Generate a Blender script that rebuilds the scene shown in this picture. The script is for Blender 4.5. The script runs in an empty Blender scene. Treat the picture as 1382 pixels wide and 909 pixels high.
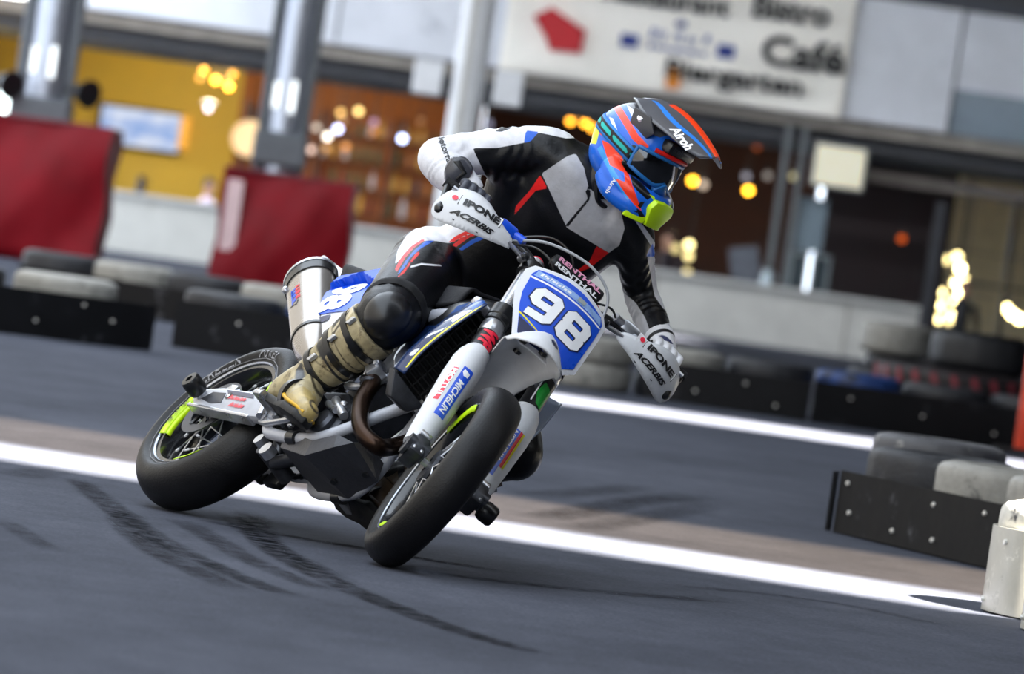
import bpy, bmesh, math, random
import numpy as np
from mathutils import Vector, Matrix
from mathutils.bvhtree import BVHTree
random.seed(7); rng = np.random.default_rng(7)
S = bpy.context.scene
COL = S.collection

# ------------------------------------------------------------------ camera, sky, sun, exposure
FPX, CAMH, PITCH, ROLL = 8066.3, 0.955, 0.01667, 0.1447
cam = bpy.data.cameras.new('camera'); camo = bpy.data.objects.new('camera', cam); COL.objects.link(camo)
camo.matrix_world = Matrix.Translation((0, 0, CAMH)) @ Matrix.Rotation(math.pi/2 - PITCH, 4, 'X') @ Matrix.Rotation(ROLL, 4, 'Z')
cam.sensor_fit = 'HORIZONTAL'; cam.sensor_width = 36.0; cam.lens = FPX/1382*36.0
cam.clip_start = 0.5; cam.clip_end = 400
cam.dof.use_dof = True; cam.dof.focus_distance = 17.15; cam.dof.aperture_fstop = 4.6
S.camera = camo

W = bpy.data.worlds.new('sky'); S.world = W; W.use_nodes = True
bg = W.node_tree.nodes['Background']; bg.inputs[0].default_value = (0.80, 0.89, 1.0, 1); bg.inputs[1].default_value = 3.7

sl = bpy.data.lights.new('sun', 'SUN'); sl.energy = 105.0; sl.angle = math.radians(3.2); sl.color = (1.0, 0.93, 0.82)
sun = bpy.data.objects.new('sun', sl); COL.objects.link(sun)
SUN_T, SUN_X = 1.25, -0.90          # the sun stands behind the photographer's right shoulder
sun.rotation_euler = Vector((SUN_X, 1.0, -SUN_T)).to_track_quat('-Z', 'Y').to_euler()

S.view_settings.view_transform = 'Standard'; S.view_settings.look = 'None'
S.view_settings.exposure = 0.0; S.view_settings.gamma = 1.0; S.view_settings.use_curve_mapping = False

# ------------------------------------------------------------------ survey helpers
def ray(px, py):
    x, y = px - 691.0, py - 454.5; c, s = math.cos(ROLL), math.sin(ROLL)
    u, v = x*c + y*s, -x*s + y*c
    a = PITCH; d = np.array([u/FPX, 1.0, -v/FPX])
    d = np.array([d[0], math.cos(a)*d[1] + math.sin(a)*d[2], -math.sin(a)*d[1] + math.cos(a)*d[2]])
    return np.array([0, 0, CAMH]), d
def at(px, py, Y):
    o, d = ray(px, py); return o + d*(Y/d[1])
def ground(px, py, z=0.0):
    o, d = ray(px, py); return o + d*((z - o[2])/d[2])

# ------------------------------------------------------------------ object helpers
def tag(o, label=None, cat=None, group=None, kind=None):
    if label: o['label'] = label
    if cat: o['category'] = cat
    if group: o['group'] = group
    if kind: o['kind'] = kind
    return o
def empty(name, loc=(0, 0, 0), parent=None):
    o = bpy.data.objects.new(name, None); COL.objects.link(o); o.location = loc; o.empty_display_size = 0.1
    if parent: o.parent = parent
    return o
def link(name, me, mat=None, parent=None, smooth=True, loc=None):
    o = bpy.data.objects.new(name, me); COL.objects.link(o)
    if mat is not None and not me.materials:
        for m in (mat if isinstance(mat, (list, tuple)) else [mat]): me.materials.append(m)
    if parent: o.parent = parent
    if loc is not None: o.location = loc
    if smooth: me.shade_smooth()
    return o
def nrm(v):
    v = np.asarray(v, float); return v/np.linalg.norm(v)
def frame(d, up=(0, 0, 1)):
    d = nrm(d); up = np.asarray(up, float)
    if abs(d @ up) > 0.98*np.linalg.norm(up): up = np.array([1.0, 0, 0])
    x = nrm(np.cross(up, d)); y = np.cross(d, x); return x, y, d
def spline(pts, n=8):
    P = np.asarray(pts, float)
    if len(P) < 3: return np.array([P[0] + (P[-1]-P[0])*t for t in np.linspace(0, 1, n)])
    Q = np.vstack([2*P[0]-P[1], P, 2*P[-1]-P[-2]]); out = []
    for i in range(1, len(Q)-2):
        for t in np.linspace(0, 1, n, endpoint=False):
            a, b, c, d = Q[i-1], Q[i], Q[i+1], Q[i+2]
            out.append(0.5*((2*b) + (c-a)*t + (2*a-5*b+4*c-d)*t*t + (3*b-a-3*c+d)*t**3))
    out.append(P[-1]); return np.array(out)

class MB:
    def __init__(s): s.v, s.f, s.sharp = [], [], False
    def add(s, V, F, xf=None):
        b = len(s.v)
        s.v.extend([tuple(float(c) for c in p) for p in V]); s.f.extend([tuple(i+b for i in q) for q in F]); return s
    def box(s, c, size, R=None, bev=0.0):
        c = np.asarray(c, float); h = np.asarray(size, float)/2
        if bev:
            bm = bmesh.new(); bmesh.ops.create_cube(bm, size=1.0)
            for v in bm.verts: v.co = Vector((v.co.x*2*h[0], v.co.y*2*h[1], v.co.z*2*h[2]))
            bmesh.ops.bevel(bm, geom=bm.edges[:], offset=bev, segments=2, affect='EDGES', profile=0.5)
            V = np.array([v.co[:] for v in bm.verts]); bm.verts.index_update(); F = [[v.index for v in f.verts] for f in bm.faces]; bm.free()
        else:
            V = np.array([[x, y, z] for x in (-1, 1) for y in (-1, 1) for z in (-1, 1)])*h
            F = [(0, 1, 3, 2), (4, 6, 7, 5), (0, 4, 5, 1), (2, 3, 7, 6), (0, 2, 6, 4), (1, 5, 7, 3)]
        if R is not None: V = V @ np.asarray(R).T
        return s.add(V + c, F)
    def rings(s, rings, cap=True, closed=False):
        n = len(rings[0]); m = len(rings); V = np.concatenate(rings); F = []
        for i in range(m if closed else m-1):
            for j in range(n):
                a, b = i*n+j, i*n+(j+1) % n; i2 = (i+1) % m
                F.append((a, b, i2*n+(j+1) % n, i2*n+j))
        if cap and not closed:
            F.append(tuple(range(n-1, -1, -1))); F.append(tuple((m-1)*n+j for j in range(n)))
        return s.add(V, F)
    def tube(s, path, r, n=12, up=(0, 0, 1), flat=1.0, cap=True):
        P = np.asarray(path, float); m = len(P)
        r = np.full(m, r, float) if np.isscalar(r) else np.interp(np.linspace(0, 1, m), np.linspace(0, 1, len(r)), r)
        T = np.gradient(P, axis=0); rr = []; x = None
        for i in range(m):
            d = nrm(T[i])
            if x is None: x, y, _ = frame(d, up)
            else:
                x = nrm(x - d*(x @ d)); y = np.cross(d, x)
            t = np.linspace(0, 2*math.pi, n, endpoint=False)
            rr.append(P[i] + np.outer(np.cos(t), x)*r[i] + np.outer(np.sin(t), y)*r[i]*flat)
        return s.rings(rr, cap)
    def cyl(s, a, b, r, n=16, r2=None):
        return s.tube([a, b], [r, r if r2 is None else r2], n)
    def lathe(s, prof, o, axis, n=24, closed=False, up=(0, 0, 1)):
        x, y, d = frame(axis, up); o = np.asarray(o, float); t = np.linspace(0, 2*math.pi, n, endpoint=False)
        rr = [o + d*h + np.outer(np.cos(t), x)*r + np.outer(np.sin(t), y)*r for r, h in prof]
        return s.rings(rr, cap=not closed and True, closed=closed)
    def prism(s, poly, o, ex, ey, th, bev=0.0, centre=True):
        # polygon in the (ex, ey) plane given a thickness along ex x ey
        o = np.asarray(o, float); ex = nrm(ex); ey = np.asarray(ey, float); ey = nrm(ey - ex*(ey @ ex)); n = np.cross(ex, ey)
        P = np.asarray(poly, float)
        if area2(P) < 0: P = P[::-1]
        bm = bmesh.new(); z0 = -th/2 if centre else 0
        vs = [bm.verts.new((p[0], p[1], z0)) for p in P]; f = bm.faces.new(vs)
        g = bmesh.ops.extrude_face_region(bm, geom=[f]); 
        bmesh.ops.translate(bm, verts=[e for e in g['geom'] if isinstance(e, bmesh.types.BMVert)], vec=(0, 0, th))
        bmesh.ops.recalc_face_normals(bm, faces=bm.faces[:])
        if bev: bmesh.ops.bevel(bm, geom=bm.edges[:], offset=bev, segments=2, affect='EDGES', profile=0.5)
        bm.verts.index_update(); V = np.array([v.co[:] for v in bm.verts]); F = [[v.index for v in q.verts] for q in bm.faces]; bm.free()
        return s.add(o + np.outer(V[:, 0], ex) + np.outer(V[:, 1], ey) + np.outer(V[:, 2], n), F)
    def ball(s, c, r, n=12, m=8, R=None):
        c = np.asarray(c, float); r = np.full(3, r) if np.isscalar(r) else np.asarray(r, float); rr = []
        for i in range(1, m):
            a = math.pi*i/m; t = np.linspace(0, 2*math.pi, n, endpoint=False)
            q = np.stack([np.sin(a)*np.cos(t), np.sin(a)*np.sin(t), np.full(n, -math.cos(a))], 1)*r
            rr.append((q @ np.asarray(R).T if R is not None else q) + c)
        return s.rings(rr, True)
    def xf(s, fn):
        s.v = [tuple(p) for p in fn(np.asarray(s.v, float))]; return s
    def mesh(s, name='m'):
        me = bpy.data.meshes.new(name); me.from_pydata(s.v, [], s.f); me.update(); return me
    def build(s, name, mat, parent=None, smooth=True, fix=True, angle=40):
        me = s.mesh(name)
        if fix:
            bm = bmesh.new(); bm.from_mesh(me); bmesh.ops.recalc_face_normals(bm, faces=bm.faces[:])
            if smooth:
                a = math.radians(angle)
                for e in bm.edges:
                    if len(e.link_faces) == 2 and e.calc_face_angle(0) > a: e.smooth = False
            bm.to_mesh(me); bm.free()
        return link(name, me, mat, parent, smooth)

def area2(P):
    x, y = P[:, 0], P[:, 1]; return float(np.sum(x*np.roll(y, -1) - y*np.roll(x, -1)))
def sdf(poly, X):
    """signed distance of points X (n,2) to a polygon, positive inside"""
    P = np.asarray(poly, float); Q = np.roll(P, -1, 0); d2 = np.full(len(X), 1e9); ins = np.zeros(len(X), bool)
    for a, b in zip(P, Q):
        e = b-a; w = X-a; t = np.clip((w @ e)/(e @ e + 1e-12), 0, 1); q = w - np.outer(t, e); d2 = np.minimum(d2, (q**2).sum(1))
        c = (a[1] > X[:, 1]) != (b[1] > X[:, 1])
        with np.errstate(divide='ignore', invalid='ignore'):
            xx = a[0] + (X[:, 1]-a[1])*e[0]/(e[1] if abs(e[1]) > 1e-12 else 1e-12)
        ins ^= c & (X[:, 0] < xx)
    return np.where(ins, 1, -1)*np.sqrt(d2)
def attr(me, name, vals):
    a = me.attributes.new(name, 'FLOAT', 'POINT'); a.data.foreach_set('value', np.asarray(vals, np.float32))
def verts(me):
    a = np.empty(len(me.vertices)*3, np.float32); me.vertices.foreach_get('co', a); return a.reshape(-1, 3).astype(float)
def vnormals(me):
    a = np.empty(len(me.vertices)*3, np.float32); me.vertices.foreach_get('normal', a); return a.reshape(-1, 3).astype(float)

# ------------------------------------------------------------------ materials
MATS = {}
def srgb(h):
    if isinstance(h, str):
        h = [int(h[i:i+2], 16)/255 for i in (0, 2, 4)]
    return tuple((c/12.92 if c <= 0.04045 else ((c+0.055)/1.055)**2.4) for c in h) + (1.0,)
def mat(name, col, rough=0.5, metal=0.0, vary=0.12, scale=6.0, bump=0.0, bscale=60.0, coat=0.0, spec=0.5, layers=(), edge=0.0007, emis=None, estr=0.0, alpha=1.0, trans=0.0, stretch=None, dirt=None):
    """principled material with mottling, fine relief and optional painted zones (signed-distance attributes)"""
    if name in MATS: return MATS[name]
    m = bpy.data.materials.new(name); m.use_nodes = True; nt = m.node_tree; N = nt.nodes; L = nt.links
    b = N['Principled BSDF']; c = srgb(col)
    tc = N.new('ShaderNodeTexCoord'); src = tc.outputs['Object']
    if stretch:
        mp = N.new('ShaderNodeMapping'); mp.inputs['Scale'].default_value = stretch; L.new(src, mp.inputs['Vector']); src = mp.outputs['Vector']
    no = N.new('ShaderNodeTexNoise'); no.inputs['Scale'].default_value = scale; no.inputs['Detail'].default_value = 6; no.inputs['Roughness'].default_value = 0.65
    L.new(src, no.inputs['Vector'])
    rp = N.new('ShaderNodeMapRange'); rp.inputs[1].default_value = 0.3; rp.inputs[2].default_value = 0.7; rp.inputs[3].default_value = 1-vary; rp.inputs[4].default_value = 1+vary
    L.new(no.outputs['Fac'], rp.inputs[0])
    cur = None
    rgb = N.new('ShaderNodeRGB'); rgb.outputs[0].default_value = c; cur = rgb.outputs[0]
    if dirt:
        dn = N.new('ShaderNodeTexNoise'); dn.inputs['Scale'].default_value = dirt[2]; dn.inputs['Detail'].default_value = 8; dn.inputs['Roughness'].default_value = 0.7; L.new(src, dn.inputs['Vector'])
        dr = N.new('ShaderNodeMapRange'); dr.inputs[1].default_value = dirt[1]; dr.inputs[2].default_value = dirt[1]+0.12; L.new(dn.outputs['Fac'], dr.inputs[0])
        mx = N.new('ShaderNodeMix'); mx.data_type = 'RGBA'; L.new(dr.outputs[0], mx.inputs[0]); L.new(cur, mx.inputs[6]); mx.inputs[7].default_value = srgb(dirt[0]); cur = mx.outputs[2]
    for lay in layers:
        an, lc = lay[0], lay[1]
        at_ = N.new('ShaderNodeAttribute'); at_.attribute_name = an
        mr = N.new('ShaderNodeMapRange'); mr.inputs[1].default_value = -edge; mr.inputs[2].default_value = edge; L.new(at_.outputs['Fac'], mr.inputs[0])
        mx = N.new('ShaderNodeMix'); mx.data_type = 'RGBA'; L.new(mr.outputs[0], mx.inputs[0]); L.new(cur, mx.inputs[6]); mx.inputs[7].default_value = srgb(lc); cur = mx.outputs[2]
    hv = N.new('ShaderNodeMix'); hv.data_type = 'RGBA'; hv.blend_type = 'MULTIPLY'; hv.inputs[0].default_value = 1.0
    L.new(cur, hv.inputs[6]); L.new(rp.outputs[0], hv.inputs[7]); L.new(hv.outputs[2], b.inputs['Base Color'])
    rr = N.new('ShaderNodeMapRange'); rr.inputs[1].default_value = 0.3; rr.inputs[2].default_value = 0.7; rr.inputs[3].default_value = max(0.02, rough*0.85); rr.inputs[4].default_value = min(1, rough*1.15)
    L.new(no.outputs['Fac'], rr.inputs[0]); L.new(rr.outputs[0], b.inputs['Roughness'])
    b.inputs['Metallic'].default_value = metal; b.inputs['Specular IOR Level'].default_value = spec
    b.inputs['Coat Weight'].default_value = coat; b.inputs['Coat Roughness'].default_value = 0.08
    if bump:
        n2 = N.new('ShaderNodeTexNoise'); n2.inputs['Scale'].default_value = bscale; n2.inputs['Detail'].default_value = 4; L.new(src, n2.inputs['Vector'])
        bp = N.new('ShaderNodeBump'); bp.inputs['Strength'].default_value = bump; bp.inputs['Distance'].default_value = 0.01; L.new(n2.outputs['Fac'], bp.inputs['Height']); L.new(bp.outputs[0], b.inputs['Normal'])
    if emis: b.inputs['Emission Color'].default_value = srgb(emis); b.inputs['Emission Strength'].default_value = estr
    if trans: b.inputs['Transmission Weight'].default_value = trans
    if alpha < 1: b.inputs['Alpha'].default_value = alpha
    MATS[name] = m; return m
def emit(name, col, strength): return mat(name, '202020', 0.4, emis=col, estr=strength, vary=0.0)

# ------------------------------------------------------------------ lettering
_tc = {}
def glyphs(body, bold=0.0, shear=0.0, cuts=0):
    """flat lettering as (verts 2D in a unit box w x 1, faces, aspect)"""
    k = (body, bold, shear, cuts)
    if k in _tc: return _tc[k]
    cu = bpy.data.curves.new('t', 'FONT'); cu.body = body; cu.size = 1.0; cu.offset = bold; cu.shear = shear; cu.resolution_u = 3; cu.fill_mode = 'BOTH'; cu.dimensions = '2D'
    o = bpy.data.objects.new('t', cu); COL.objects.link(o)
    dg = bpy.context.evaluated_depsgraph_get(); me = bpy.data.meshes.new_from_object(o.evaluated_get(dg))
    bpy.data.objects.remove(o); bpy.data.curves.remove(cu)
    bm = bmesh.new(); bm.from_mesh(me); bpy.data.meshes.remove(me)
    if cuts:
        bmesh.ops.triangulate(bm, faces=bm.faces[:])
        for _ in range(cuts): bmesh.ops.subdivide_edges(bm, edges=[e for e in bm.edges if e.calc_length() > 0.12], cuts=1)
        bmesh.ops.triangulate(bm, faces=bm.faces[:])
    bm.verts.index_update(); V = np.array([v.co[:2] for v in bm.verts]); F = [[v.index for v in f.verts] for f in bm.faces]; bm.free()
    lo, hi = V.min(0), V.max(0); V = (V-lo)/(hi[1]-lo[1]); asp = (hi[0]-lo[0])/(hi[1]-lo[1])
    _tc[k] = (V - np.array([asp/2, 0.5]), F, asp); return _tc[k]
def decal(name, V2, F, o, ex, ey, material, parent, lift=0.0012, target=None, fn=None, th=0.0):
    """lay flat artwork (verts in metres in the ex/ey plane) on a surface; with a target mesh it is wrapped onto it"""
    o = np.asarray(o, float); ex = nrm(ex); ey = np.asarray(ey, float); ey = nrm(ey - ex*(ey @ ex)); n = np.cross(ex, ey)
    V = o + np.outer(V2[:, 0], ex) + np.outer(V2[:, 1], ey)
    if target is not None:
        bv = BVHTree.FromPolygons([tuple(v.co) for v in target.vertices], [tuple(p.vertices) for p in target.polygons])
        for i in range(len(V)):
            h, hn, _, _ = bv.ray_cast(Vector(V[i] + n*0.15), Vector(-n), 0.4)
            if h is not None: V[i] = np.array(h) + n*lift
    else: V = V + n*lift
    if fn is not None: V = fn(V)
    me = bpy.data.meshes.new(name); me.from_pydata([tuple(p) for p in V], [], F); me.update()
    return link(name, me, material, parent, smooth=False)
def word(name, body, o, ex, ey, w, h, material, parent, bold=0.02, shear=0.0, cuts=0, **k):
    V, F, asp = glyphs(body, bold, shear, cuts); V = V*np.array([w/asp, h])
    return decal(name, V, F, o, ex, ey, material, parent, **k)
def marks(name, pat, o, ex, ey, w, h, material, parent, slant=0.25, **k):
    """a line of worn print too small to read: short strokes, pat lists (start, width, bottom, top) in 0..1"""
    V, F = [], []
    for a, b, y0, y1 in pat:
        i = len(V); V += [((a-0.5)*w+slant*h*(y0-.5), (y0-.5)*h), ((a+b-0.5)*w+slant*h*(y0-.5), (y0-.5)*h), ((a+b-0.5)*w+slant*h*(y1-.5), (y1-.5)*h), ((a-0.5)*w+slant*h*(y1-.5), (y1-.5)*h)]; F.append((i, i+1, i+2, i+3))
    return decal(name, np.array(V), F, o, ex, ey, material, parent, **k)
PAT1 = [(0.0, .07, 0, 1), (.10, .05, .2, .9), (.17, .07, 0, .6), (.28, .04, 0, 1), (.36, .09, .1, .7), (.47, .05, 0, .9), (.55, .09, 0, .55), (.67, .05, .1, 1), (.75, .08, 0, .7), (.86, .12, .15, .8)]
def patch(name, poly, o, ex, ey, material, parent, n=6, **k):
    """a thin flat piece of artwork with the given outline"""
    P = np.asarray(poly, float)
    if area2(P) < 0: P = P[::-1]
    bm = bmesh.new(); bm.faces.new([bm.verts.new((p[0], p[1], 0)) for p in P])
    bmesh.ops.triangulate(bm, faces=bm.faces[:])
    for _ in range(n if k.get('target') is not None else 0):
        es = [e for e in bm.edges if e.calc_length() > 0.012]
        if not es: break
        bmesh.ops.subdivide_edges(bm, edges=es, cuts=1); bmesh.ops.triangulate(bm, faces=bm.faces[:])
    bm.verts.index_update(); V = np.array([v.co[:2] for v in bm.verts]); F = [[v.index for v in f.verts] for f in bm.faces]; bm.free()
    return decal(name, V, F, o, ex, ey, material, parent, **k)
def remesh(mb, voxel, smooth=4, fac=0.5):
    """fuse overlapping shapes into one continuous skin"""
    me = mb.mesh('fuse'); o = bpy.data.objects.new('fuse', me); COL.objects.link(o)
    md = o.modifiers.new('r', 'REMESH'); md.mode = 'VOXEL'; md.voxel_size = voxel
    if smooth:
        sm = o.modifiers.new('s', 'SMOOTH'); sm.factor = fac; sm.iterations = smooth
    dg = bpy.context.evaluated_depsgraph_get(); out = bpy.data.meshes.new_from_object(o.evaluated_get(dg))
    bpy.data.objects.remove(o); bpy.data.meshes.remove(me); return out
# ------------------------------------------------------------------ the place: ground, roof, facade
M_asph = None
def asphalt():
    m = bpy.data.materials.new('asphalt'); m.use_nodes = True; nt = m.node_tree; N = nt.nodes; L = nt.links; b = N['Principled BSDF']
    tc = N.new('ShaderNodeTexCoord')
    def noise(scale, det=6, st=None):
        n = N.new('ShaderNodeTexNoise'); n.inputs['Scale'].default_value = scale; n.inputs['Detail'].default_value = det; n.inputs['Roughness'].default_value = 0.7
        if st:
            mp = N.new('ShaderNodeMapping'); mp.inputs['Scale'].default_value = st; L.new(tc.outputs['Object'], mp.inputs['Vector']); L.new(mp.outputs[0], n.inputs['Vector'])
        else: L.new(tc.outputs['Object'], n.inputs['Vector'])
        return n
    big = noise(0.5, 5, (1, 0.6, 1)); fine = noise(75, 5); mid = noise(9, 6, (1, .5, 1))
    cr = N.new('ShaderNodeValToRGB'); cr.color_ramp.elements[0].position = 0.3; cr.color_ramp.elements[0].color = srgb('373a43'); cr.color_ramp.elements[1].position = 0.72; cr.color_ramp.elements[1].color = srgb('535661')
    L.new(big.outputs['Fac'], cr.inputs[0])
    mr = N.new('ShaderNodeMapRange'); mr.inputs[1].default_value = 0.3; mr.inputs[2].default_value = 0.7; mr.inputs[3].default_value = 0.66; mr.inputs[4].default_value = 1.34; L.new(fine.outputs['Fac'], mr.inputs[0])
    mm = N.new('ShaderNodeMapRange'); mm.inputs[1].default_value = 0.3; mm.inputs[2].default_value = 0.7; mm.inputs[3].default_value = 0.86; mm.inputs[4].default_value = 1.1; L.new(mid.outputs['Fac'], mm.inputs[0])
    mu = N.new('ShaderNodeMath'); mu.operation = 'MULTIPLY'; L.new(mr.outputs[0], mu.inputs[0]); L.new(mm.outputs[0], mu.inputs[1])
    mx = N.new('ShaderNodeMix'); mx.data_type = 'RGBA'; mx.blend_type = 'MULTIPLY'; mx.inputs[0].default_value = 1; L.new(cr.outputs[0], mx.inputs[6]); L.new(mu.outputs[0], mx.inputs[7])
    L.new(mx.outputs[2], b.inputs['Base Color']); b.inputs['Roughness'].default_value = 0.95; b.inputs['Specular IOR Level'].default_value = 0.06
    bp = N.new('ShaderNodeBump'); bp.inputs['Strength'].default_value = 0.25; bp.inputs['Distance'].default_value = 0.004; L.new(fine.outputs['Fac'], bp.inputs['Height']); L.new(bp.outputs[0], b.inputs['Normal'])
    return m
floor = MB().box((0, 20, -0.15), (300, 320, 0.3)).build('floor', asphalt(), smooth=False); tag(floor, kind='structure')

# rubber laid down on the asphalt: curved skid marks, broken up and worn; some strips paint tyre shadows
def rubber_and_shade():
    m = bpy.data.materials.new('rubber_shade_marks'); m.use_nodes = True; nt = m.node_tree; N = nt.nodes; L = nt.links; b = N['Principled BSDF']
    b.inputs['Base Color'].default_value = srgb('121216'); b.inputs['Roughness'].default_value = 0.9; b.inputs['Specular IOR Level'].default_value = 0.05
    at_ = N.new('ShaderNodeAttribute'); at_.attribute_name = 'mark_fade'; tc = N.new('ShaderNodeTexCoord')
    n = N.new('ShaderNodeTexNoise'); n.inputs['Scale'].default_value = 14; n.inputs['Detail'].default_value = 7; n.inputs['Roughness'].default_value = 0.75; L.new(tc.outputs['Object'], n.inputs['Vector'])
    mr = N.new('ShaderNodeMapRange'); mr.inputs[1].default_value = 0.36; mr.inputs[2].default_value = 0.66; L.new(n.outputs['Fac'], mr.inputs[0])
    mu = N.new('ShaderNodeMath'); mu.operation = 'MULTIPLY'; L.new(at_.outputs['Fac'], mu.inputs[0]); L.new(mr.outputs[0], mu.inputs[1]); L.new(mu.outputs[0], b.inputs['Alpha'])
    return m
M_rub_shade = rubber_and_shade()
SKIDS_AND_SHADE = [([(103, 645), (130, 668), (165, 695), (215, 728), (270, 755), (340, 785), (400, 806)], 0.12, 0.55),
         ([(165, 688), (180, 715), (215, 745), (260, 768), (330, 800)], 0.14, 0.6),
         ([(240, 700), (290, 728), (330, 752), (395, 780), (450, 800)], 0.12, 0.5),
         ([(335, 690), (350, 720), (372, 742), (420, 770), (480, 798), (560, 830), (640, 858), (740, 885)], 0.13, 0.8),
         ([(250, 745), (320, 778), (390, 806)], 0.10, 0.4), ([(300, 690), (340, 720), (400, 752), (480, 790)], 0.10, 0.45),
         ([(0, 700), (40, 725), (75, 747)], 0.10, 0.35), ([(0, 640), (30, 640), (90, 632)], 0.2, 0.3),
         ([(280, 702), (360, 718), (460, 735), (560, 752), (700, 775)], 0.16, 0.75),  # strip painted along the rear tyre's cast shadow
         ([(720, 700), (790, 690), (860, 676), (960, 668)], 0.22, 0.5), ([(770, 715), (860, 700), (980, 676)], 0.2, 0.4), ([(700, 668), (790, 664), (880, 655)], 0.2, 0.35),
         ([(900, 790), (1020, 800), (1150, 818), (1300, 850)], 0.12, 0.35), ([(560, 770), (680, 785), (850, 802), (1000, 812)], 0.16, 0.45)]  # last strip paints the front tyre's cast shadow
for pts, w, k in SKIDS_AND_SHADE:
    P = spline([ground(*p) for p in pts], 10); n = len(P); T = np.gradient(P, axis=0); V, F, A = [], [], []
    off = np.array([-1.0, -.55, 0, .55, 1.0]); ww = [0, .8, 1, .8, 0]
    for i in range(n):
        s = nrm(np.array([-T[i][1], T[i][0], 0])); e = min(1.0, i/4, (n-1-i)/6)
        for o, a in zip(off, ww): V.append(P[i] + s*o*w/2 + np.array([0, 0, 0.0012])); A.append(min(1.0, a*e*k*1.5))
    for i in range(n-1):
        for j in range(4): F.append((i*5+j, i*5+j+1, i*5+5+j+1, i*5+5+j))
    me = bpy.data.meshes.new('skid_shade_mark'); me.from_pydata([tuple(p) for p in V], [], F); attr(me, 'mark_fade', A)
    link('skid_shade_mark', me, M_rub_shade, floor, smooth=False)

# deck overhead with open slots that let bars of sun through; left opening and rear reach shaped to steer sky light
M_conc = mat('deck_concrete', '626260', 0.85, vary=0.15, scale=1.2)
RH = 5.7; OFF = RH/SUN_T
def slot(yc, slope, w): return lambda x, s: yc - OFF + slope*(x + SUN_X*OFF) + s*w/2
s1, s2, s3 = slot(19.40, -0.235, 1.08), slot(37.0, 0.06, 2.3), slot(74.2, 0.0, 2.6)
s1w = lambda x, s: s1(x, s) + (2.2 if s > 0 else 0.0)
def slab(f0, f1, xl, xr, name):
    m = MB(); V = [(x, y, z) for z in (RH, RH+0.35) for x, y in ((xl, f0(xl)), (xr, f0(xr)), (xr, f1(xr)), (xl, f1(xl)))]
    m.add(V, [(0, 1, 2, 3), (7, 6, 5, 4), (0, 4, 5, 1), (1, 5, 6, 2), (2, 6, 7, 3), (3, 7, 4, 0)])
    tag(m.build(name, M_conc, smooth=False), kind='structure')
XL, XR = -0.4, 18
slab(lambda x: -40.0, lambda x: s1w(x, -1), XL, XR, 'ceiling')
slab(lambda x: s1w(x, 1), lambda x: s2(x, -1), XL, XR, 'ceiling')
# unseen amber sheet added past the first slot to throw a tan band of light
M_tint = bpy.data.materials.new('added_tint_sheet'); M_tint.use_nodes = True; nt = M_tint.node_tree
tb = nt.nodes.new('ShaderNodeBsdfTransparent'); tb.inputs[0].default_value = (0.22, 0.165, 0.105, 1); df = nt.nodes.new('ShaderNodeBsdfDiffuse'); df.inputs[0].default_value = (0.5, 0.45, 0.38, 1)
nz_ = nt.nodes.new('ShaderNodeTexNoise'); nz_.inputs['Scale'].default_value = 1.3; mrz = nt.nodes.new('ShaderNodeMapRange'); mrz.inputs[3].default_value = 0.0; mrz.inputs[4].default_value = 0.6; nt.links.new(nz_.outputs['Fac'], mrz.inputs[0])
ms = nt.nodes.new('ShaderNodeMixShader'); nt.links.new(mrz.outputs[0], ms.inputs[0]); nt.links.new(tb.outputs[0], ms.inputs[1]); nt.links.new(df.outputs[0], ms.inputs[2]); nt.links.new(ms.outputs[0], nt.nodes['Material Output'].inputs['Surface'])
for s_, f0, f1 in ((1, lambda x: s1(x, 1), lambda x: s1w(x, 1))  ,):
    m = MB(); m.add([(XL, f0(XL), RH+0.2), (XR, f0(XR), RH+0.2), (XR, f1(XR), RH+0.2), (XL, f1(XL), RH+0.2)], [(0, 1, 2, 3)]); tag(m.build('light_tint_sheet', M_tint, smooth=False, fix=False), kind='structure')
slab(lambda x: s2(x, 1), lambda x: 46.0, XL, XR, 'ceiling')
slab(lambda x: s2(x, -1), lambda x: s2(x, 1), XL, 3.9, 'ceiling')
slab(lambda x: 46.0, lambda x: s3(x, -1), -5.5, XR, 'ceiling')
slab(lambda x: s3(x, 1), lambda x: 95.0, -5.5, XR, 'ceiling')
slab(lambda x: s3(x, -1), lambda x: s3(x, 1), -5.5, 4.6, 'ceiling'); slab(lambda x: s3(x, -1), lambda x: s3(x, 1), 6.6, XR, 'ceiling')

# unseen walls added at both sides and behind to block low sky light
M_blocker = mat('blocker_render', '3c3c3b', 0.85, vary=0.1, scale=0.8)
tag(MB().box((-7.6, 3, 4.0), (0.3, 86, 8.0)).build('wall_blocker_left', M_blocker, smooth=False), kind='structure')
tag(MB().box((18.2, 28, 3.0), (0.3, 136, 6.0)).build('wall_blocker_right', M_blocker, smooth=False), kind='structure')
tag(MB().box((5, -40.2, 3.0), (26, 0.3, 6.0)).build('wall_blocker_back', M_blocker, smooth=False), kind='structure')

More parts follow.
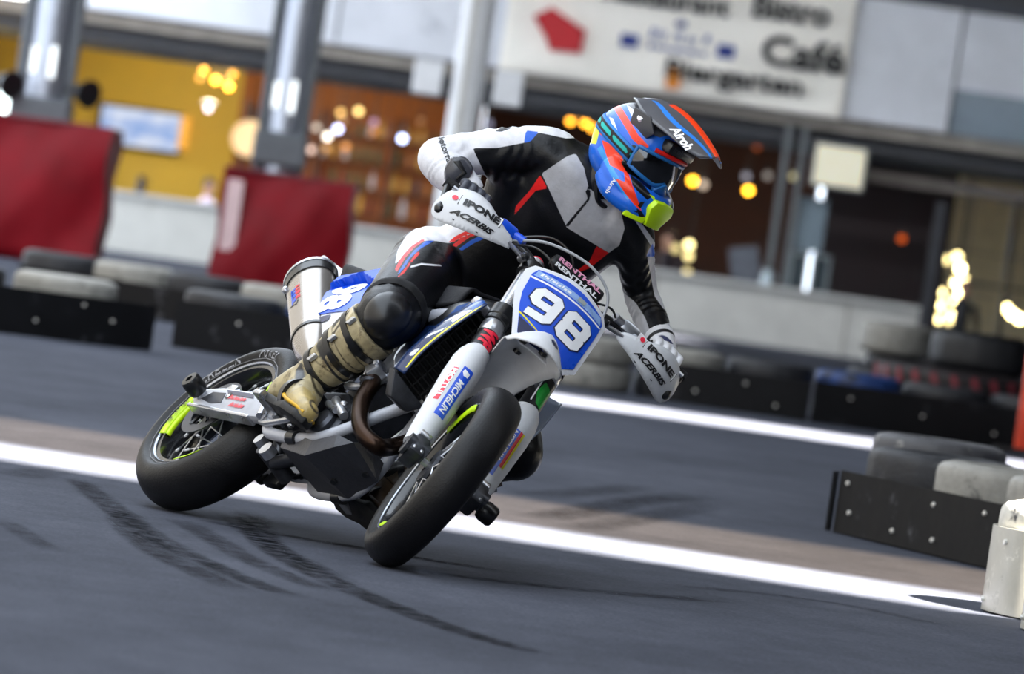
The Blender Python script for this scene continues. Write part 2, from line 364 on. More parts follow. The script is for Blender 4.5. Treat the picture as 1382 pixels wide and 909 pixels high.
# ---- facade at 84 m
FY = 84.0
M_fas = mat('fascia_render', 'e3e7ee', 0.7, vary=0.10, scale=1.1, dirt=('aab0ba', 0.60, 1.6))
M_wall = mat('sill_wall_plaster', 'cfcdc6', 0.75, vary=0.10, scale=2.0, dirt=('a8a498', 0.60, 2.5))
M_dark = mat('dark_metal_profile', '3a3c42', 0.5, vary=0.2, scale=4)
M_duct = mat('duct_grey', '5c6064', 0.6, vary=0.25, scale=2)
M_beam = mat('beam_beige', '9b958c', 0.7, vary=0.25, scale=3)
M_in = mat('interior_dark', '2a2022', 0.8, vary=0.35, scale=1.5)
M_inb = mat('interior_brown', '4a2c20', 0.8, vary=0.35, scale=1.5)
for k_ in range(10):  # unseen lamps added to brighten the facade, columns and pads
    x_, y_ = ((-6.2 + k_*2.6, 77.5) if k_ < 6 else (-5.0 + (k_-6)*2.4, 55.0)); tl_ = empty('added_fill_lamp', (x_, y_, 5.45)); tag(tl_, '%s added fill lamp from the left under the deck before the %s' % (('first', 'second', 'third', 'fourth', 'fifth', 'sixth')[k_ % 6], 'cafe front' if k_ < 6 else 'columns'), 'lamp', 'added fill lamps under the deck')
    MB().box((0, 0, 0.06), (1.7, 0.22, 0.08), bev=0.01).build('housing', mat('fill_lamp_housing', 'd8d8d8', 0.5), tl_, smooth=False); MB().tube([(-0.8, 0, -0.02), (0.8, 0, -0.02)], 0.03, 10).build('tube', emit('fill_lamp_glow', 'f4f8ff', 6), tl_)
    MB().tube([(0, 0, 0.08), (0, 0, 0.26)], 0.012, 8).build('hanger', mat('fill_lamp_housing', 'd8d8d8'), tl_)
    al = bpy.data.lights.new('added_fill_light', 'AREA'); al.shape = 'RECTANGLE'; al.size = 1.6; al.size_y = 0.2; al.energy = 58; al.color = (0.93, 0.96, 1.0); ao = bpy.data.objects.new('added_fill_light', al); COL.objects.link(ao); ao.location = (x_, y_, 5.38); ao.rotation_euler = Vector((0, 0.62, -0.78)).to_track_quat('-Z', 'Y').to_euler()
M_yel = mat('yellow_paint', 'd0ae42', 0.8, vary=0.08, scale=0.8)
M_org = mat('orange_brown_paint', '9a5a26', 0.8, vary=0.2, scale=1.2)
M_blk = mat('black_plastic', '0e0e11', 0.45, vary=0.2)
M_mul = mat('mullion_grey', '6e7376', 0.65, metal=0.0, vary=0.15)
def struct(name, m, material): return tag(m.build(name, material, smooth=False), kind='structure')
def span(x0, x1, y0, y1, z0, z1): return ((x0+x1)/2, (y0+y1)/2, (z0+z1)/2), (abs(x1-x0), abs(y1-y0), abs(z1-z0))
def bx(x0, x1, y0, y1, z0, z1, m=None, bev=0): m = m or MB(); c, s = span(x0, x1, y0, y1, z0, z1); return m.box(c, s, bev=bev)
wf = struct('wall_fascia', bx(-9, 5.62, FY, FY+0.3, 3.27, 5.0), M_fas)
for x in (-3.05, 1.2):
    j = MB().box((x, FY-0.005, 4.1), (0.03, 0.02, 1.6)).build('panel_joint', M_mul, wf, smooth=False)
struct('wall_fascia_end', bx(5.66, 9, FY+0.05, FY+0.3, 3.9, 5.0), M_fas)
struct('window_1', bx(5.66, 9, FY+0.12, FY+0.2, 3.27, 3.9), mat('blue_grey_panel', '8d9daa', 0.3, vary=0.06))
struct('trim_1', bx(-9, 9, FY-0.05, FY+0.4, 5.0, 5.18), mat('coping_dark', '3c414b', 0.5))
struct('trim_2', bx(-9, 9, FY+0.25, FY+0.6, 3.08, 3.26), M_beam)
struct('wall_upper_back', bx(-9, 9, FY+0.6, FY+0.9, 2.86, 5.6), M_dark)
struct('ceiling_interior', bx(-9, 9, FY+0.9, 96, 3.2, 3.4), M_in)
d = MB().tube([(-9, FY+1.1, 2.92), (9, FY+1.1, 2.92)], 0.2, 14).build('ventilation_duct', M_duct); tag(d, 'long grey ventilation duct running under the pale fascia', 'duct')
SY = 80.0
def sillwall(name, x0, x1):
    o = struct(name, bx(x0, x1, SY, SY+0.25, 0, 0.765), M_wall)
    MB().box(((x0+x1)/2, SY+0.12, 0.785), (x1-x0, 0.36, 0.04)).build('coping', mat('coping_pale', 'd8d8d4', 0.6), o, smooth=False)
    for x in np.arange(x0+1.4, x1-0.5, 2.6): MB().box((x, SY-0.004, 0.38), (0.025, 0.012, 0.74)).build('joint', M_beam, o, smooth=False)
sillwall('wall_left', -7.5, -1.3); sillwall('wall_right', 0.4, 5.35)
# interior shells
struct('wall_yellow', bx(-9, -4.5, 89, 89.2, 0, 3.2), M_yel)
struct('wall_yellow_side', bx(-9.2, -9.0, 84, 89.2, 0, 3.2), M_yel)
struct('wall_bar', bx(-4.5, -0.9, 89, 89.2, 0, 3.2), M_org)
struct('wall_bistro_back', bx(-0.9, 4.3, 91, 91.2, 0, 3.2), M_inb)
struct('wall_side', bx(4.2, 6.1, 87.2, 87.4, 0, 3.2), M_in)
struct('wall_back_right', bx(6.1, 9.5, 93, 93.2, 0, 3.2), mat('beige_blocks', 'd8ceb0', 0.8, vary=0.15))
for z in (0.45, 1.1, 1.75): MB().box((7.6, 92.98, z), (3.4, 0.03, 0.03)).build('joint', M_beam, bpy.data.objects['wall_back_right'], smooth=False)
# bistro glazing bars
def bars(name, xs, y, z0, z1, w, material):
    for x in xs: struct(name, bx(x-w/2, x+w/2, y, y+0.1, z0, z1), material)
bars('trim_3', (3.45, 3.68), FY+0.3, 0.3, 3.2, 0.09, M_mul); bars('trim_4', (5.72,), FY+0.2, 0, 2.3, 0.14, M_dark)
bars('trim_5', (7.0,), FY+3, 0, 2.6, 0.08, M_blk)
struct('trim_6', bx(3.9, 9, FY+0.6, FY+0.8, 2.45, 2.62), mat('brown_grey_beam', '6c6560', 0.7, vary=0.25, scale=3))
struct('window_2', bx(5.72, 9, FY+3.0, FY+3.05, 1.22, 1.27), M_blk)
struct('window_3', bx(3.75, 4.15, FY+0.4, FY+0.45, 1.35, 2.1), mat('pale_blue_pane', '7d8d98', 0.7, vary=0.2, scale=3))
for x0, x1 in ((3.72, 3.98), (4.02, 4.3)):
    dr = empty('door_1', ((x0+x1)/2, FY+0.2, 0)); tag(dr, kind='structure')
    m = MB(); w = x1-x0
    for sx in (-1, 1): m.box((sx*(w/2-0.03), 0, 0.72), (0.05, 0.05, 1.2))
    m.box((0, 0, 1.3), (w, 0.05, 0.06)); m.box((0, 0, 0.12), (w, 0.05, 0.08)); m.build('door_frame', mat('pale_frame', '7f8a8e', 0.5, vary=0.1), dr, smooth=False)
    MB().box((0, 0.01, 0.7), (w-0.1, 0.01, 1.1)).build('pane', mat('dim_glass', '2c3a40', 0.7, vary=0.2), dr, smooth=False)

# ---- columns with padding
M_steel = mat('column_steel', 'a9adb6', 0.32, metal=0.75, vary=0.12, scale=3)
M_stl2 = mat('column_paint', 'eceef0', 0.4, vary=0.08, scale=3)
M_red = mat('red_tarpaulin', '780a16', 0.55, vary=0.18, scale=2.0, spec=0.2)
CY = 62.0
def column(px, py, w, label, kind):
    b = at(px, py, CY); c = empty('support_column', (b[0], CY, 0)); tag(c, label, 'column')
    if kind == 'steel':
        m = MB(); m.tube([(0, 0, 0.1), (0, 0, 5.6)], w*0.36, 20); m.build('shaft', M_steel, c)
        for s in (-1, 1): MB().box((s*w*0.44, 0.05, 2.9), (w*0.16, 0.3, 5.4), bev=0.02).build('flange', M_duct, c, smooth=False)
        MB().box((0, 0, 1.5), (w*1.1, w, 0.35), bev=0.03).build('base_collar', M_duct, c, smooth=False)
        for s, hh in ((-0.22, 0.34), (0.12, 0.42)):
            MB().box((s*w, -w*0.42, 2.05), (0.06, 0.05, hh*0.8), bev=0.015).build('marker_light', emit('strip_white', 'f4fbff', 2.0), c, smooth=False)
    else:
        m = MB(); m.tube([(0, 0, 0), (0, 0, 5.6)], w*0.40, 20); m.build('shaft', M_stl2, c)
        MB().box((-w*0.1, -w*0.42, 2.9), (0.06, 0.04, 5.2)).build('drain_pipe', M_wall, c, smooth=False)
        for s in (-1, 1): MB().box((s*0.42, 0.02, 2.46), (0.30, 0.25, 0.36), bev=0.02).build('bracket', M_stl2, c, smooth=False)
    return b
column(68, 60, 0.58, 'left steel support column with two white marker lights above red pad', 'steel')
column(390, 120, 0.50, 'middle steel support column standing behind the creased red pad', 'steel')
column(635, 90, 0.42, 'pale round column with square white brackets beside the banner', 'pale')
def pad(x0, x1, z1, yf, dep, label):
    cx = (x0+x1)/2; p = empty('crash_pad', (cx, yf+dep/2, 0)); tag(p, label, 'crash pad', 'red column pads')
    w = x1-x0; n = 22; m = MB(); ring = []
    zz = np.linspace(0.02, z1, n); t = []
    base = []
    for k in range(4):
        a0 = [(-w/2, -dep/2), (w/2, -dep/2), (w/2, dep/2), (-w/2, dep/2)][k]; a1 = [(-w/2, -dep/2), (w/2, -dep/2), (w/2, dep/2), (-w/2, dep/2)][(k+1) % 4]
        for j in range(12): base.append((a0[0]+(a1[0]-a0[0])*j/12, a0[1]+(a1[1]-a0[1])*j/12))
    base = np.array(base)
    for z in zz:
        q = np.column_stack([base*(1-0.06*(z/z1 < 0.03)), np.full(len(base), z)])
        fold = 0.012*np.sin(q[:, 0]*15-z*8+2) + 0.05*np.sin(q[:, 0]*3.1-z*3.6+0.6) + 0.018*np.sin(q[:, 0]*7.3+z*4.1)
        q[:, 1] += np.where(base[:, 1] < 0, fold, -fold); q[:, 0] += 0.02*np.sin(z*8+q[:, 1]*5)
        ring.append(q)
    m.rings(ring); m.build('cover', M_red, p)
    MB().box((0, 0, z1+0.012), (w*1.01, dep*1.01, 0.035), bev=0.012).build('top_hem', mat('red_hem', '6e1020', 0.4), p, smooth=False)
    MB().box((-w/2+0.14, -dep/2-0.05, z1*0.62), (0.16, 0.012, z1*0.6), bev=0.004).build('strap', mat('pale_strap', 'd9b9b9', 0.35), p, smooth=False) if 'creased' in label else None
pad(-6.0, -4.28, 1.42, 60.2, 1.5, 'large deep red vinyl crash pad around the left column')
pad(-3.15, -1.80, 1.22, 61.0, 1.3, 'creased red vinyl crash pad wrapped around the middle column')

# ---- banner on the fascia
bn = empty('banner', (1.7, FY-0.12, 4.1)); tag(bn, 'white vinyl cafe banner with red arrow hung on the pale fascia', 'banner')
bw, bh = 4.86, 1.72; nx, nz = 60, 22; V, F = [], []
def bump_b(u, v):
    return 0.05*math.sin(u*9+v*4)*v*(1-v)*2 + 0.06*math.sin((u+v*0.5)*14)*v*0.5 + 0.03*math.sin(u*3+v*9)
for j in range(nz+1):
    for i in range(nx+1):
        u, v = i/nx, j/nz; V.append(((u-0.5)*bw, -bump_b(u, v), (0.5-v)*bh - 0.07*math.sin(math.pi*u)*(1-v)*0.4))
for j in range(nz):
    for i in range(nx): a = j*(nx+1)+i; F.append((a, a+1, a+nx+2, a+nx+1))
bm_ = MB(); bm_.add(V, F); cl = bm_.build('cloth', mat('banner_vinyl', 'fbf8ee', 0.5, vary=0.04, scale=1.5), bn)
sd = cl.modifiers.new('t', 'SOLIDIFY'); sd.thickness = 0.004
M_ink = mat('banner_black_ink', '17181a', 0.6); M_inkb = mat('banner_blue_ink', '2c3f8c', 0.6); M_inkr = mat('banner_red_ink', 'c01622', 0.6)
ex, ez = (1, 0, 0), (0, 0, 1)
def bp(px, py):
    q = at(px, py, FY-0.15); return (q[0]-1.7, -0.16, q[2]-4.1)
def bword(s, px, py, wpx, hpx, material, bold=0.025): word('lettering', s, bp(px, py), ex, ez, wpx/96.0, hpx/96.0, material, bn, bold=bold, lift=0.0)
bword('Café', 1084, 74, 112, 42, M_ink, 0.03); bword('Bistro', 1068, 14, 104, 34, M_ink, 0.03); bword('Restaurant', 900, -2, 170, 28, M_ink, 0.03); bword('Biergarten', 990, 108, 186, 34, M_ink, 0.03)
marks('small_print', [(0, .06, 0, 1), (.10, .04, .1, .9), (.19, .05, 0, .8), (.40, .05, .3, .9), (.47, .04, 0, 1), (.62, .06, 0, .7), (.72, .03, .1, .6), (.88, .08, .3, 1)], bp(919, 51), ex, ez, 0.86, 0.16, mat('faded_blue_ink', '6f78a8', 0.6), bn, slant=0.1, lift=0.0); marks('small_print', PAT1 + [(a+.05, .03, .2, .8) for a, _, _, _ in PAT1], bp(915, 68), ex, ez, 0.84, 0.07, mat('faded_blue_ink', '6f78a8', 0.6), bn, slant=0.1, lift=0.0)
for px, py in ((849, 55), (979, 70)): patch('ink_block', [(-.12, -.09), (.12, -.09), (.12, .09), (-.12, .09)], bp(px, py), ex, ez, M_inkb, bn, lift=0.0)
patch('ink_ring', [(.085*math.cos(t)*r_, .05*math.sin(t)*r_) for r_, ts_ in ((1, np.linspace(0.05, 6.2, 18)), (.6, np.linspace(6.2, 0.05, 18))) for t in ts_], bp(919, 33), ex, ez, M_inkb, bn, lift=0.0)
ar = [(720, 22), (745, 10), (790, 42), (783, 72), (742, 68), (737, 52)]
o0 = bp(755, 45); patch('red_arrow', [((bp(*p)[0]-o0[0]), bp(*p)[2]-o0[2]) for p in ar], o0, ex, ez, M_inkr, bn, lift=0.0)
patch('orange_mark', [(-.1, -.14), (.1, -.14), (.1, .14), (-.1, .14)], bp(908, 107), ex, ez, mat('orange_ink', 'e08a28', 0.6), bn, lift=0.0)

# ---- lamps, bulbs, television, signs
def bulb(px, py, Y, r, col, stren, label, group, hang=None, watt=0.0):
    q = at(px, py, Y); o = empty('hanging_bulb', q); tag(o, label, 'lamp', group)
    MB().ball((0, 0, 0), r, 12, 8).build('globe', emit('glow_'+col+str(stren), col, stren), o)
    MB().tube([(0, 0, r*0.8), (0, 0, r*0.8+0.08)], r*0.45, 8).build('socket', M_blk, o)
    if hang: MB().tube([(0, 0, r+0.05), (0, 0, hang-q[2])], 0.006, 6).build('cord', M_blk, o)
    if watt:
        l = bpy.data.lights.new('bulb_light', 'POINT'); l.energy = watt; l.color = (1.0, 0.86, 0.66); l.shadow_soft_size = 0.3
        lo = bpy.data.objects.new('bulb_light', l); COL.objects.link(lo); lo.location = q + np.array([0, -0.4, 0.0])
PB = [(265, 78, 7), (275, 95, 8), (270, 105, 3), (291, 108, 16), (314, 100, 5), (309, 117, 18), (304, 110, 3)]
names = ['highest', 'second', 'dim third', 'bright middle', 'upper right', 'brightest lowest', 'small dim']
for (a, b, s), nm in zip(PB, names): bulb(a, b, 86.5, 0.045, 'ffb030', s, nm+' amber bulb of the cluster before the yellow wall', 'amber bulbs by the yellow wall', 3.2, 26)
for (a, b, s), nm in zip([(770, 163, 9), (783, 159, 9), (790, 166, 10), (800, 173, 7)], ['leftmost', 'second', 'third', 'rightmost']):
    bulb(a, b, 87.0, 0.048, 'ffa828', s, nm+' amber bulb of four behind the helmet', 'amber bulbs behind the helmet', 3.2, 10)
for a, b, s, c, nm in [(935, 244, 12, 'ffb428', 'amber bulb right of the goggles'), (949, 249, 1.6, 'e8d0b8', 'dim bulb beside the amber bulb right of the goggles'), (1010, 257, 12, 'ffb428', 'lone amber bulb midway between helmet and glazing bars'), (1007, 238, 0.7, 'c8c8d8', 'faint white bulb above the lone amber bulb'),
                       (1036, 237, 0.6, 'c8c0b8', 'faint bulb left of the glazing bars'), (1071, 238, 0.9, 'e0d8a8', 'faint yellow bulb on the glazing bars'), (1045, 156, 1.4, 'f0c8a0', 'pale bulb high under the banner corner'), (1067, 168, 0.4, 'c8b8b0', 'dimmest bulb under the banner corner'), (1022, 197, 0.7, 'd86020', 'dull orange bulb under the duct'), (1217, 322, 1.2, 'e86018', 'orange glow lamp on the dark side wall'), (659, 167, 0.8, 'b8b8d8', 'faint bluish bulb beside the pale column')]:
    bulb(a, b, 86.8 if a > 1200 else 87.6, 0.055, c, s, nm, 'bistro bulbs', 3.2, 8 if s > 5 else 0)
for i, (a, b, s, c) in enumerate([(460, 152, 3.5, 'e8b868'), (484, 150, 5, 'f0d080'), (462, 163, 1.5, 'c89060'), (456, 174, 9, 'c8d0ff'), (442, 184, 6, 'f8f0e0'), (505, 165, 1.8, 'b890b0'), (504, 178, 1.6, 'd08040'), (543, 187, 10, 'c0d0ff'), (568, 163, 1.0, 'b88050'), (523, 180, 0.8, 'a87050'), (467, 198, 2, 'f0a050'), (427, 172, 2, 'd8c8b8'), (420, 202, 2.5, 'e8c8b8'), (440, 200, 1.5, 'f0b060')]):
    bulb(a, b, 87.2, 0.048, c, s, ['amber', 'bright yellow', 'small brownish', 'bluish white', 'white', 'mauve', 'dull orange', 'brightest bluish', 'brown', 'faint brown', 'low orange', 'pale grey', 'pinkish', 'low amber'][i]+' small light among the bottles over the bar', 'small lights over the bar', 3.2, 6 if s > 3 else 0)
STR = {}; ORD = ['first', 'second', 'third', 'fourth', 'fifth', 'sixth', 'seventh', 'eighth', 'ninth', 'tenth', 'eleventh', 'twelfth', 'thirteenth', 'fourteenth', 'fifteenth', 'sixteenth', 'seventeenth', 'eighteenth', 'nineteenth', 'twentieth']
for i, (a, b, s) in enumerate([(1277, 350, 6), (1292, 346, 8), (1296, 362, 25), (1290, 380, 25), (1296, 394, 25), (1288, 408, 20), (1270, 395, 10), (1268, 412, 14), (1266, 430, 14), (1279, 432, 6), (1285, 424, 14), (1300, 378, 18), (1358, 416, 20), (1366, 424, 22), (1376, 430, 22), (930, 330, 6), (929, 345, 3), (927, 368, 2), (906, 318, 2.2), (912, 335, 1.6)]):
    where = 'beside the dark post' if 1000 < a < 1310 else 'at the right edge above the truck tyre' if a > 1310 else 'behind the rider left shoulder'
    cnt_ = STR.setdefault(where, []); cnt_.append(1)
    bulb(a, b, 88.5, 0.06, 'ffe9a0', s, '%s warm bulb of the light strings %s' % (ORD[len(cnt_)-1], where), 'string bulbs '+where, 3.2)
def lightbox(px0, py0, px1, py1, Y, name, label, cat, face, framem, dep=0.12):
    a, b = at(px0, py0, Y), at(px1, py1, Y); o = empty(name, ((a[0]+b[0])/2, Y, (a[2]+b[2])/2)); tag(o, label, cat); w, h = b[0]-a[0], a[2]-b[2]
    MB().box((0, dep/2+0.01, 0), (w+0.08, dep, h+0.08), bev=0.02).build('housing', framem, o, smooth=False)
    MB().box((0, 0, 0), (w, 0.02, h), bev=0.006).build('face', face, o, smooth=False); return o, w, h
lightbox(1104, 194, 1162, 256, FY-0.2, 'wall_sign', 'blank cream square sign on the glazing bars', 'sign', mat('sign_cream', 'f2ecd0', 0.5, emis='f2ecd0', estr=0.25), M_mul)
tv, w, h = lightbox(139, 141, 239, 206, 88.87, 'television', 'flat television glowing pale blue on the yellow wall', 'television', None, M_blk)
tvm = bpy.data.materials.new('tv_picture'); tvm.use_nodes = True; nt = tvm.node_tree; b_ = nt.nodes['Principled BSDF']; n_ = nt.nodes.new('ShaderNodeTexNoise'); n_.inputs['Scale'].default_value = 3.0; n_.inputs['Detail'].default_value = 3
cr_ = nt.nodes.new('ShaderNodeValToRGB'); cr_.color_ramp.elements[0].position = 0.4; cr_.color_ramp.elements[0].color = srgb('8fb0e8'); cr_.color_ramp.elements[1].position = 0.62; cr_.color_ramp.elements[1].color = srgb('dfe8fb')
nt.links.new(n_.outputs['Fac'], cr_.inputs[0]); nt.links.new(cr_.outputs[0], b_.inputs['Emission Color']); b_.inputs['Emission Strength'].default_value = 0.9; b_.inputs['Base Color'].default_value = (.02, .02, .02, 1)
[c for c in tv.children if c.name.startswith('face')][0].data.materials.append(tvm)
q = at(247, 179, 88.85); sh = empty('backlit_rack', q); tag(sh, 'narrow backlit amber bottle rack right of the television', 'shelf')
MB().box((0, 0.05, 0), (0.16, 0.08, 0.5)).build('back_panel', emit('amber_panel', 'ffb020', 1.2), sh, smooth=False)
for k in range(6): MB().box((0, 0, -0.22+k*0.088), (0.16, 0.03, 0.012)).build('shelf_board', M_blk, sh, smooth=False)
q = at(281, 146, 86.0); o = empty('wall_lamp', q); tag(o, 'small white lamp below the amber bulbs', 'lamp')
MB().lathe([(0.02, 0), (0.09, 0.02), (0.11, 0.05), (0.02, 0.08)], (0, 0, 0.03), (0, 0, 1), 14).build('shade', mat('lamp_white', 'f0eee8', 0.5), o); MB().ball((0, 0, 0), 0.045).build('globe', emit('soft_white', 'fff2ff', 5), o)
q = at(337, 187, 88.15); o = empty('disc_lamp', q); tag(o, 'round pale disc lamp on the brown wall by the middle column', 'lamp')
MB().lathe([(0.02, 0), (0.26, 0.0), (0.28, 0.04), (0.28, 0.08)], (0, 0, 0), (0, 1, 0), 20).build('shade', mat('disc_cream', 'f0d8b0', 0.6, emis='ffd8a0', estr=0.35), o); MB().tube([(0, 0.04, 0.27), (0, 0.04, 3.2-q[2])], 0.008, 6).build('cord', M_blk, o)
for px, py, lab in ((110, 124, 'black floodlight mounted right of the left column'), (6, 112, 'black floodlight cut by the left frame edge')):
    q = at(px, py, 61.6); o = empty('floodlight', q); tag(o, lab, 'floodlight', 'black floodlights')
    MB().lathe([(0.05, -0.1), (0.09, -0.02), (0.15, 0.12), (0.155, 0.14), (0.12, 0.13)], (0, 0, 0), (0.6, -0.7, -0.1), 14).build('shell', M_blk, o); MB().box((-0.12, 0.05, 0), (0.12, 0.05, 0.06)).build('bracket', M_blk, o, smooth=False)
q = at(6, 139, 62); o = empty('white_lamp', q); tag(o, 'bright white lamp at the left edge over the red pad', 'lamp'); MB().box((0, 0, 0), (0.16, 0.08, 0.26), bev=0.02).build('face', emit('cold_white', 'f0ffff', 6), o, smooth=False); MB().box((0, 0.06, 0), (0.2, 0.06, 0.3), bev=0.02).build('housing', M_blk, o, smooth=False)

# ---- the bar: counter, shelves, bottles
bar = empty('back_bar', (-2.75, 88.6, 0)); tag(bar, 'wooden back bar shelving full of bottles between the columns', 'shelf')
M_wood = mat('bar_wood', '5a3418', 0.5, vary=0.3, scale=4, stretch=(1, 6, 6))
MB().box((0, 0.25, 1.3), (3.3, 0.05, 2.2)).build('back_panel', mat('bar_back', '8a4a1c', 0.5, vary=0.3, emis='a05418', estr=0.25), bar, smooth=False)
for z in (0.95, 1.32, 1.7, 2.08): MB().box((0, 0, z), (3.3, 0.4, 0.05), bev=0.008).build('shelf_board', M_wood, bar, smooth=False)
for x in (-1.62, -0.5, 0.6, 1.62): MB().box((x, 0, 1.2), (0.06, 0.42, 2.4)).build('upright', M_wood, bar, smooth=False)
for nm, x0, x1, z in (('left', -7, -4.6, 0.95), ):
    pass
bprof = [(0.001, 0), (0.037, 0), (0.039, 0.01), (0.039, 0.17), (0.03, 0.2), (0.014, 0.225), (0.013, 0.29), (0.016, 0.292), (0.016, 0.305), (0.001, 0.306)]
bott = MB().lathe(bprof, (0, 0, 0), (0, 0, 1), 12).mesh('bottle'); bott.shade_smooth(); capm = MB().lathe([(0.001, 0.29), (0.018, 0.29), (0.018, 0.325), (0.001, 0.326)], (0, 0, 0), (0, 0, 1), 10).mesh('cap')
bcols = [('a86a28', 'amber'), ('385830', 'green'), ('c8c8d0', 'clear'), ('6a2418', 'dark red'), ('d8a848', 'golden'), ('28303c', 'dark')]
bm_m = [mat('bottle_'+n.replace(' ', '_'), c, 0.08, vary=0.1, coat=0.4) for c, n in bcols]
rows = ['lowest', 'second', 'third', 'top']
for r, z in enumerate((0.975, 1.345, 1.725, 2.105)):
    nb_ = {}
    for i in range(20):
        x = -1.5 + 3.0*i/19
        if min(abs(x-u) for u in (-1.62, -0.5, 0.6, 1.62)) < 0.06: continue
        k = random.randrange(6); me = bott.copy(); me.materials.clear(); me.materials.append(bm_m[k])
        o = bpy.data.objects.new('bottle', me); COL.objects.link(o); o.location = (-2.75+x+random.uniform(-.02, .02), 88.5+random.uniform(-.05, .05), z); s = random.uniform(0.85, 1.12); o.scale = (s, s, s if r < 3 else s*0.9)
        nb_[k] = nb_.get(k, 0)+1; tag(o, '%s %s glass bottle from the left on the %s shelf of the back bar' % (ORD[nb_[k]-1], bcols[k][1], rows[r]), 'bottle', '%s bottles %s shelf' % (bcols[k][1], rows[r]))
        cm = capm.copy() if not capm.materials else capm
        if not capm.materials: capm.materials.append(M_blk); cm = capm
        c = bpy.data.objects.new('cap', capm); COL.objects.link(c); c.parent = o
# things on the sill walls
def pot(px, py, Y, label, h, r, col, name='carafe', cat='carafe'):
    q = at(px, py, Y); o = empty(name, (q[0], Y, 0.805)); tag(o, label, cat)
    MB().lathe([(0.001, 0), (r, 0), (r*1.05, h*0.5), (r*0.7, h*0.85), (r*0.8, h), (0.001, h)], (0, 0, 0), (0, 0, 1), 14).build('body', mat('pot_'+col, col, 0.3), o)
    MB().tube(spline([(r, 0, h*0.8), (r*1.8, 0, h*0.6), (r, 0, h*0.3)]), r*0.15, 6).build('handle', mat('pot_'+col, col, 0.3), o)
pot(190, 250, SY+0.12, 'small dark carafe on the left sill wall below the television', 0.24, 0.06, '20222e'); pot(1033, 385, SY+0.12, 'pale jug on the right sill wall beside the glazing bars', 0.2, 0.07, 'b8c8d0', 'jug', 'jug')
bx_o = empty('menu_board', (3.02, SY+1.2, 0)); tag(bx_o, 'leaning grey menu board behind the right sill wall', 'board')
MB().box((0, 0, 0.9), (0.4, 0.05, 0.75), R=Matrix.Rotation(-0.25, 3, 'Y')).build('panel', mat('board_grey', '5b5f68', 0.5, vary=0.3, scale=5), bx_o, smooth=False); MB().box((0, 0.02, 0.5), (0.05, 0.05, 1.0)).build('post', M_blk, bx_o, smooth=False)

# ---- distant guests, seated or standing behind the sill wall
def guest(px, Y, hz, top, hair, label, yaw=0.0, pants='1c1d24'):
    b = at(px, 250, Y); o = empty('person', (b[0], Y, hz-1.72)); o.rotation_euler = (0, 0, yaw); tag(o, label, 'person', None)
    m = MB()
    m.tube([(0, 0, 0.86), (0, 0, 1.0), (0, 0, 1.2), (0, 0, 1.42), (0, 0, 1.5)], [0.15, 0.15, 0.17, 0.17, 0.07], 14, flat=0.65)
    m.tube([(0, 0, 1.42), (0, 0, 1.58)], 0.055, 10); m.ball((0, 0, 1.62), (0.078, 0.095, 0.115), 14, 10)
    for s in (-1, 1):
        m.tube([(s*0.09, 0, 0.9), (s*0.1, -0.02, 0.48), (s*0.1, 0, 0.08)], [0.09, 0.06, 0.045], 10); m.ball((s*0.1, -0.06, 0.05), (0.045, 0.12, 0.045))
        m.tube([(s*0.17, 0, 1.4), (s*0.25, -0.02, 1.14), (s*0.2, -0.2, 1.0)], [0.055, 0.045, 0.035], 10)
        for k in range(4): m.tube([(s*(0.185+k*0.012), -0.2, 1.0), (s*(0.175+k*0.012), -0.27, 0.985)], 0.008, 6)
        m.tube([(s*0.19, -0.2, 1.0), (s*0.15, -0.24, 1.005)], 0.009, 6)
    m.ball((0, -0.1, 1.615), (0.014, 0.02, 0.02), 8, 6)
    me = remesh(m, 0.014, 3); X = verts(me); attr(me, 'top', np.minimum(X[:, 2]-0.88, 1.49-X[:, 2]) - 10*(np.abs(X[:, 0]) > 0.3)); attr(me, 'legs', 0.88-X[:, 2])
    body = link('body', me, mat('guest_'+top, 'c89a80', 0.6, layers=[('top', top), ('legs', pants)], edge=0.005), o)
    h = MB(); h.ball((0, 0.018, 1.65), (0.088, 0.1, 0.105), 14, 10); h.build('hair', mat('hair_'+hair, hair, 0.6), o)
guest(283, SY+1.3, 1.12, 'd8c4d8', '141214', 'person with dark hair and pale top behind the left sill wall', 0.5)
guest(914, SY+2.0, 1.30, '2a2028', '3a2018', 'person in dark top behind the wall past the rider\'s left shoulder', -0.3)
guest(1322, SY+3.0, 1.25, '15161c', '2a2a30', 'person in black standing right of the glowing light string', 0.2)
# ------------------------------------------------------------------ tyre barriers
def tyre_mesh(r, h, n=48, tread=0.006):
    prof = [(r*0.60, h*0.20), (r*0.60, h*0.06), (r*0.66, 0.0), (r*0.80, -h*0.01), (r*0.93, h*0.05), (r*0.985, h*0.14), (r, h*0.28), (r, h*0.72), (r*0.985, h*0.86), (r*0.93, h*0.95), (r*0.80, h*1.01), (r*0.66, h), (r*0.60, h*0.94), (r*0.60, h*0.8), (r*0.72, h*0.7), (r*0.75, h*0.3)]
    V, F = [], []; m = len(prof)
    for i in range(n):
        a = 2*math.pi*i/n
        for k, (rr, z) in enumerate(prof):
            q = rr - (tread if (i % 3 == 0 and 5 <= k <= 8) else 0); V.append((q*math.cos(a), q*math.sin(a), z))
    for i in range(n):
        for k in range(m): F.append((i*m+k, ((i+1) % n)*m+k, ((i+1) % n)*m+(k+1) % m, i*m+(k+1) % m))
    mb = MB(); mb.add(V, F); me = mb.mesh('tyre'); return me
M_ty = mat('old_tyre_rubber', '24252a', 0.6, vary=0.3, scale=14, bump=0.3, bscale=70, dirt=('5c5c60', 0.62, 9))
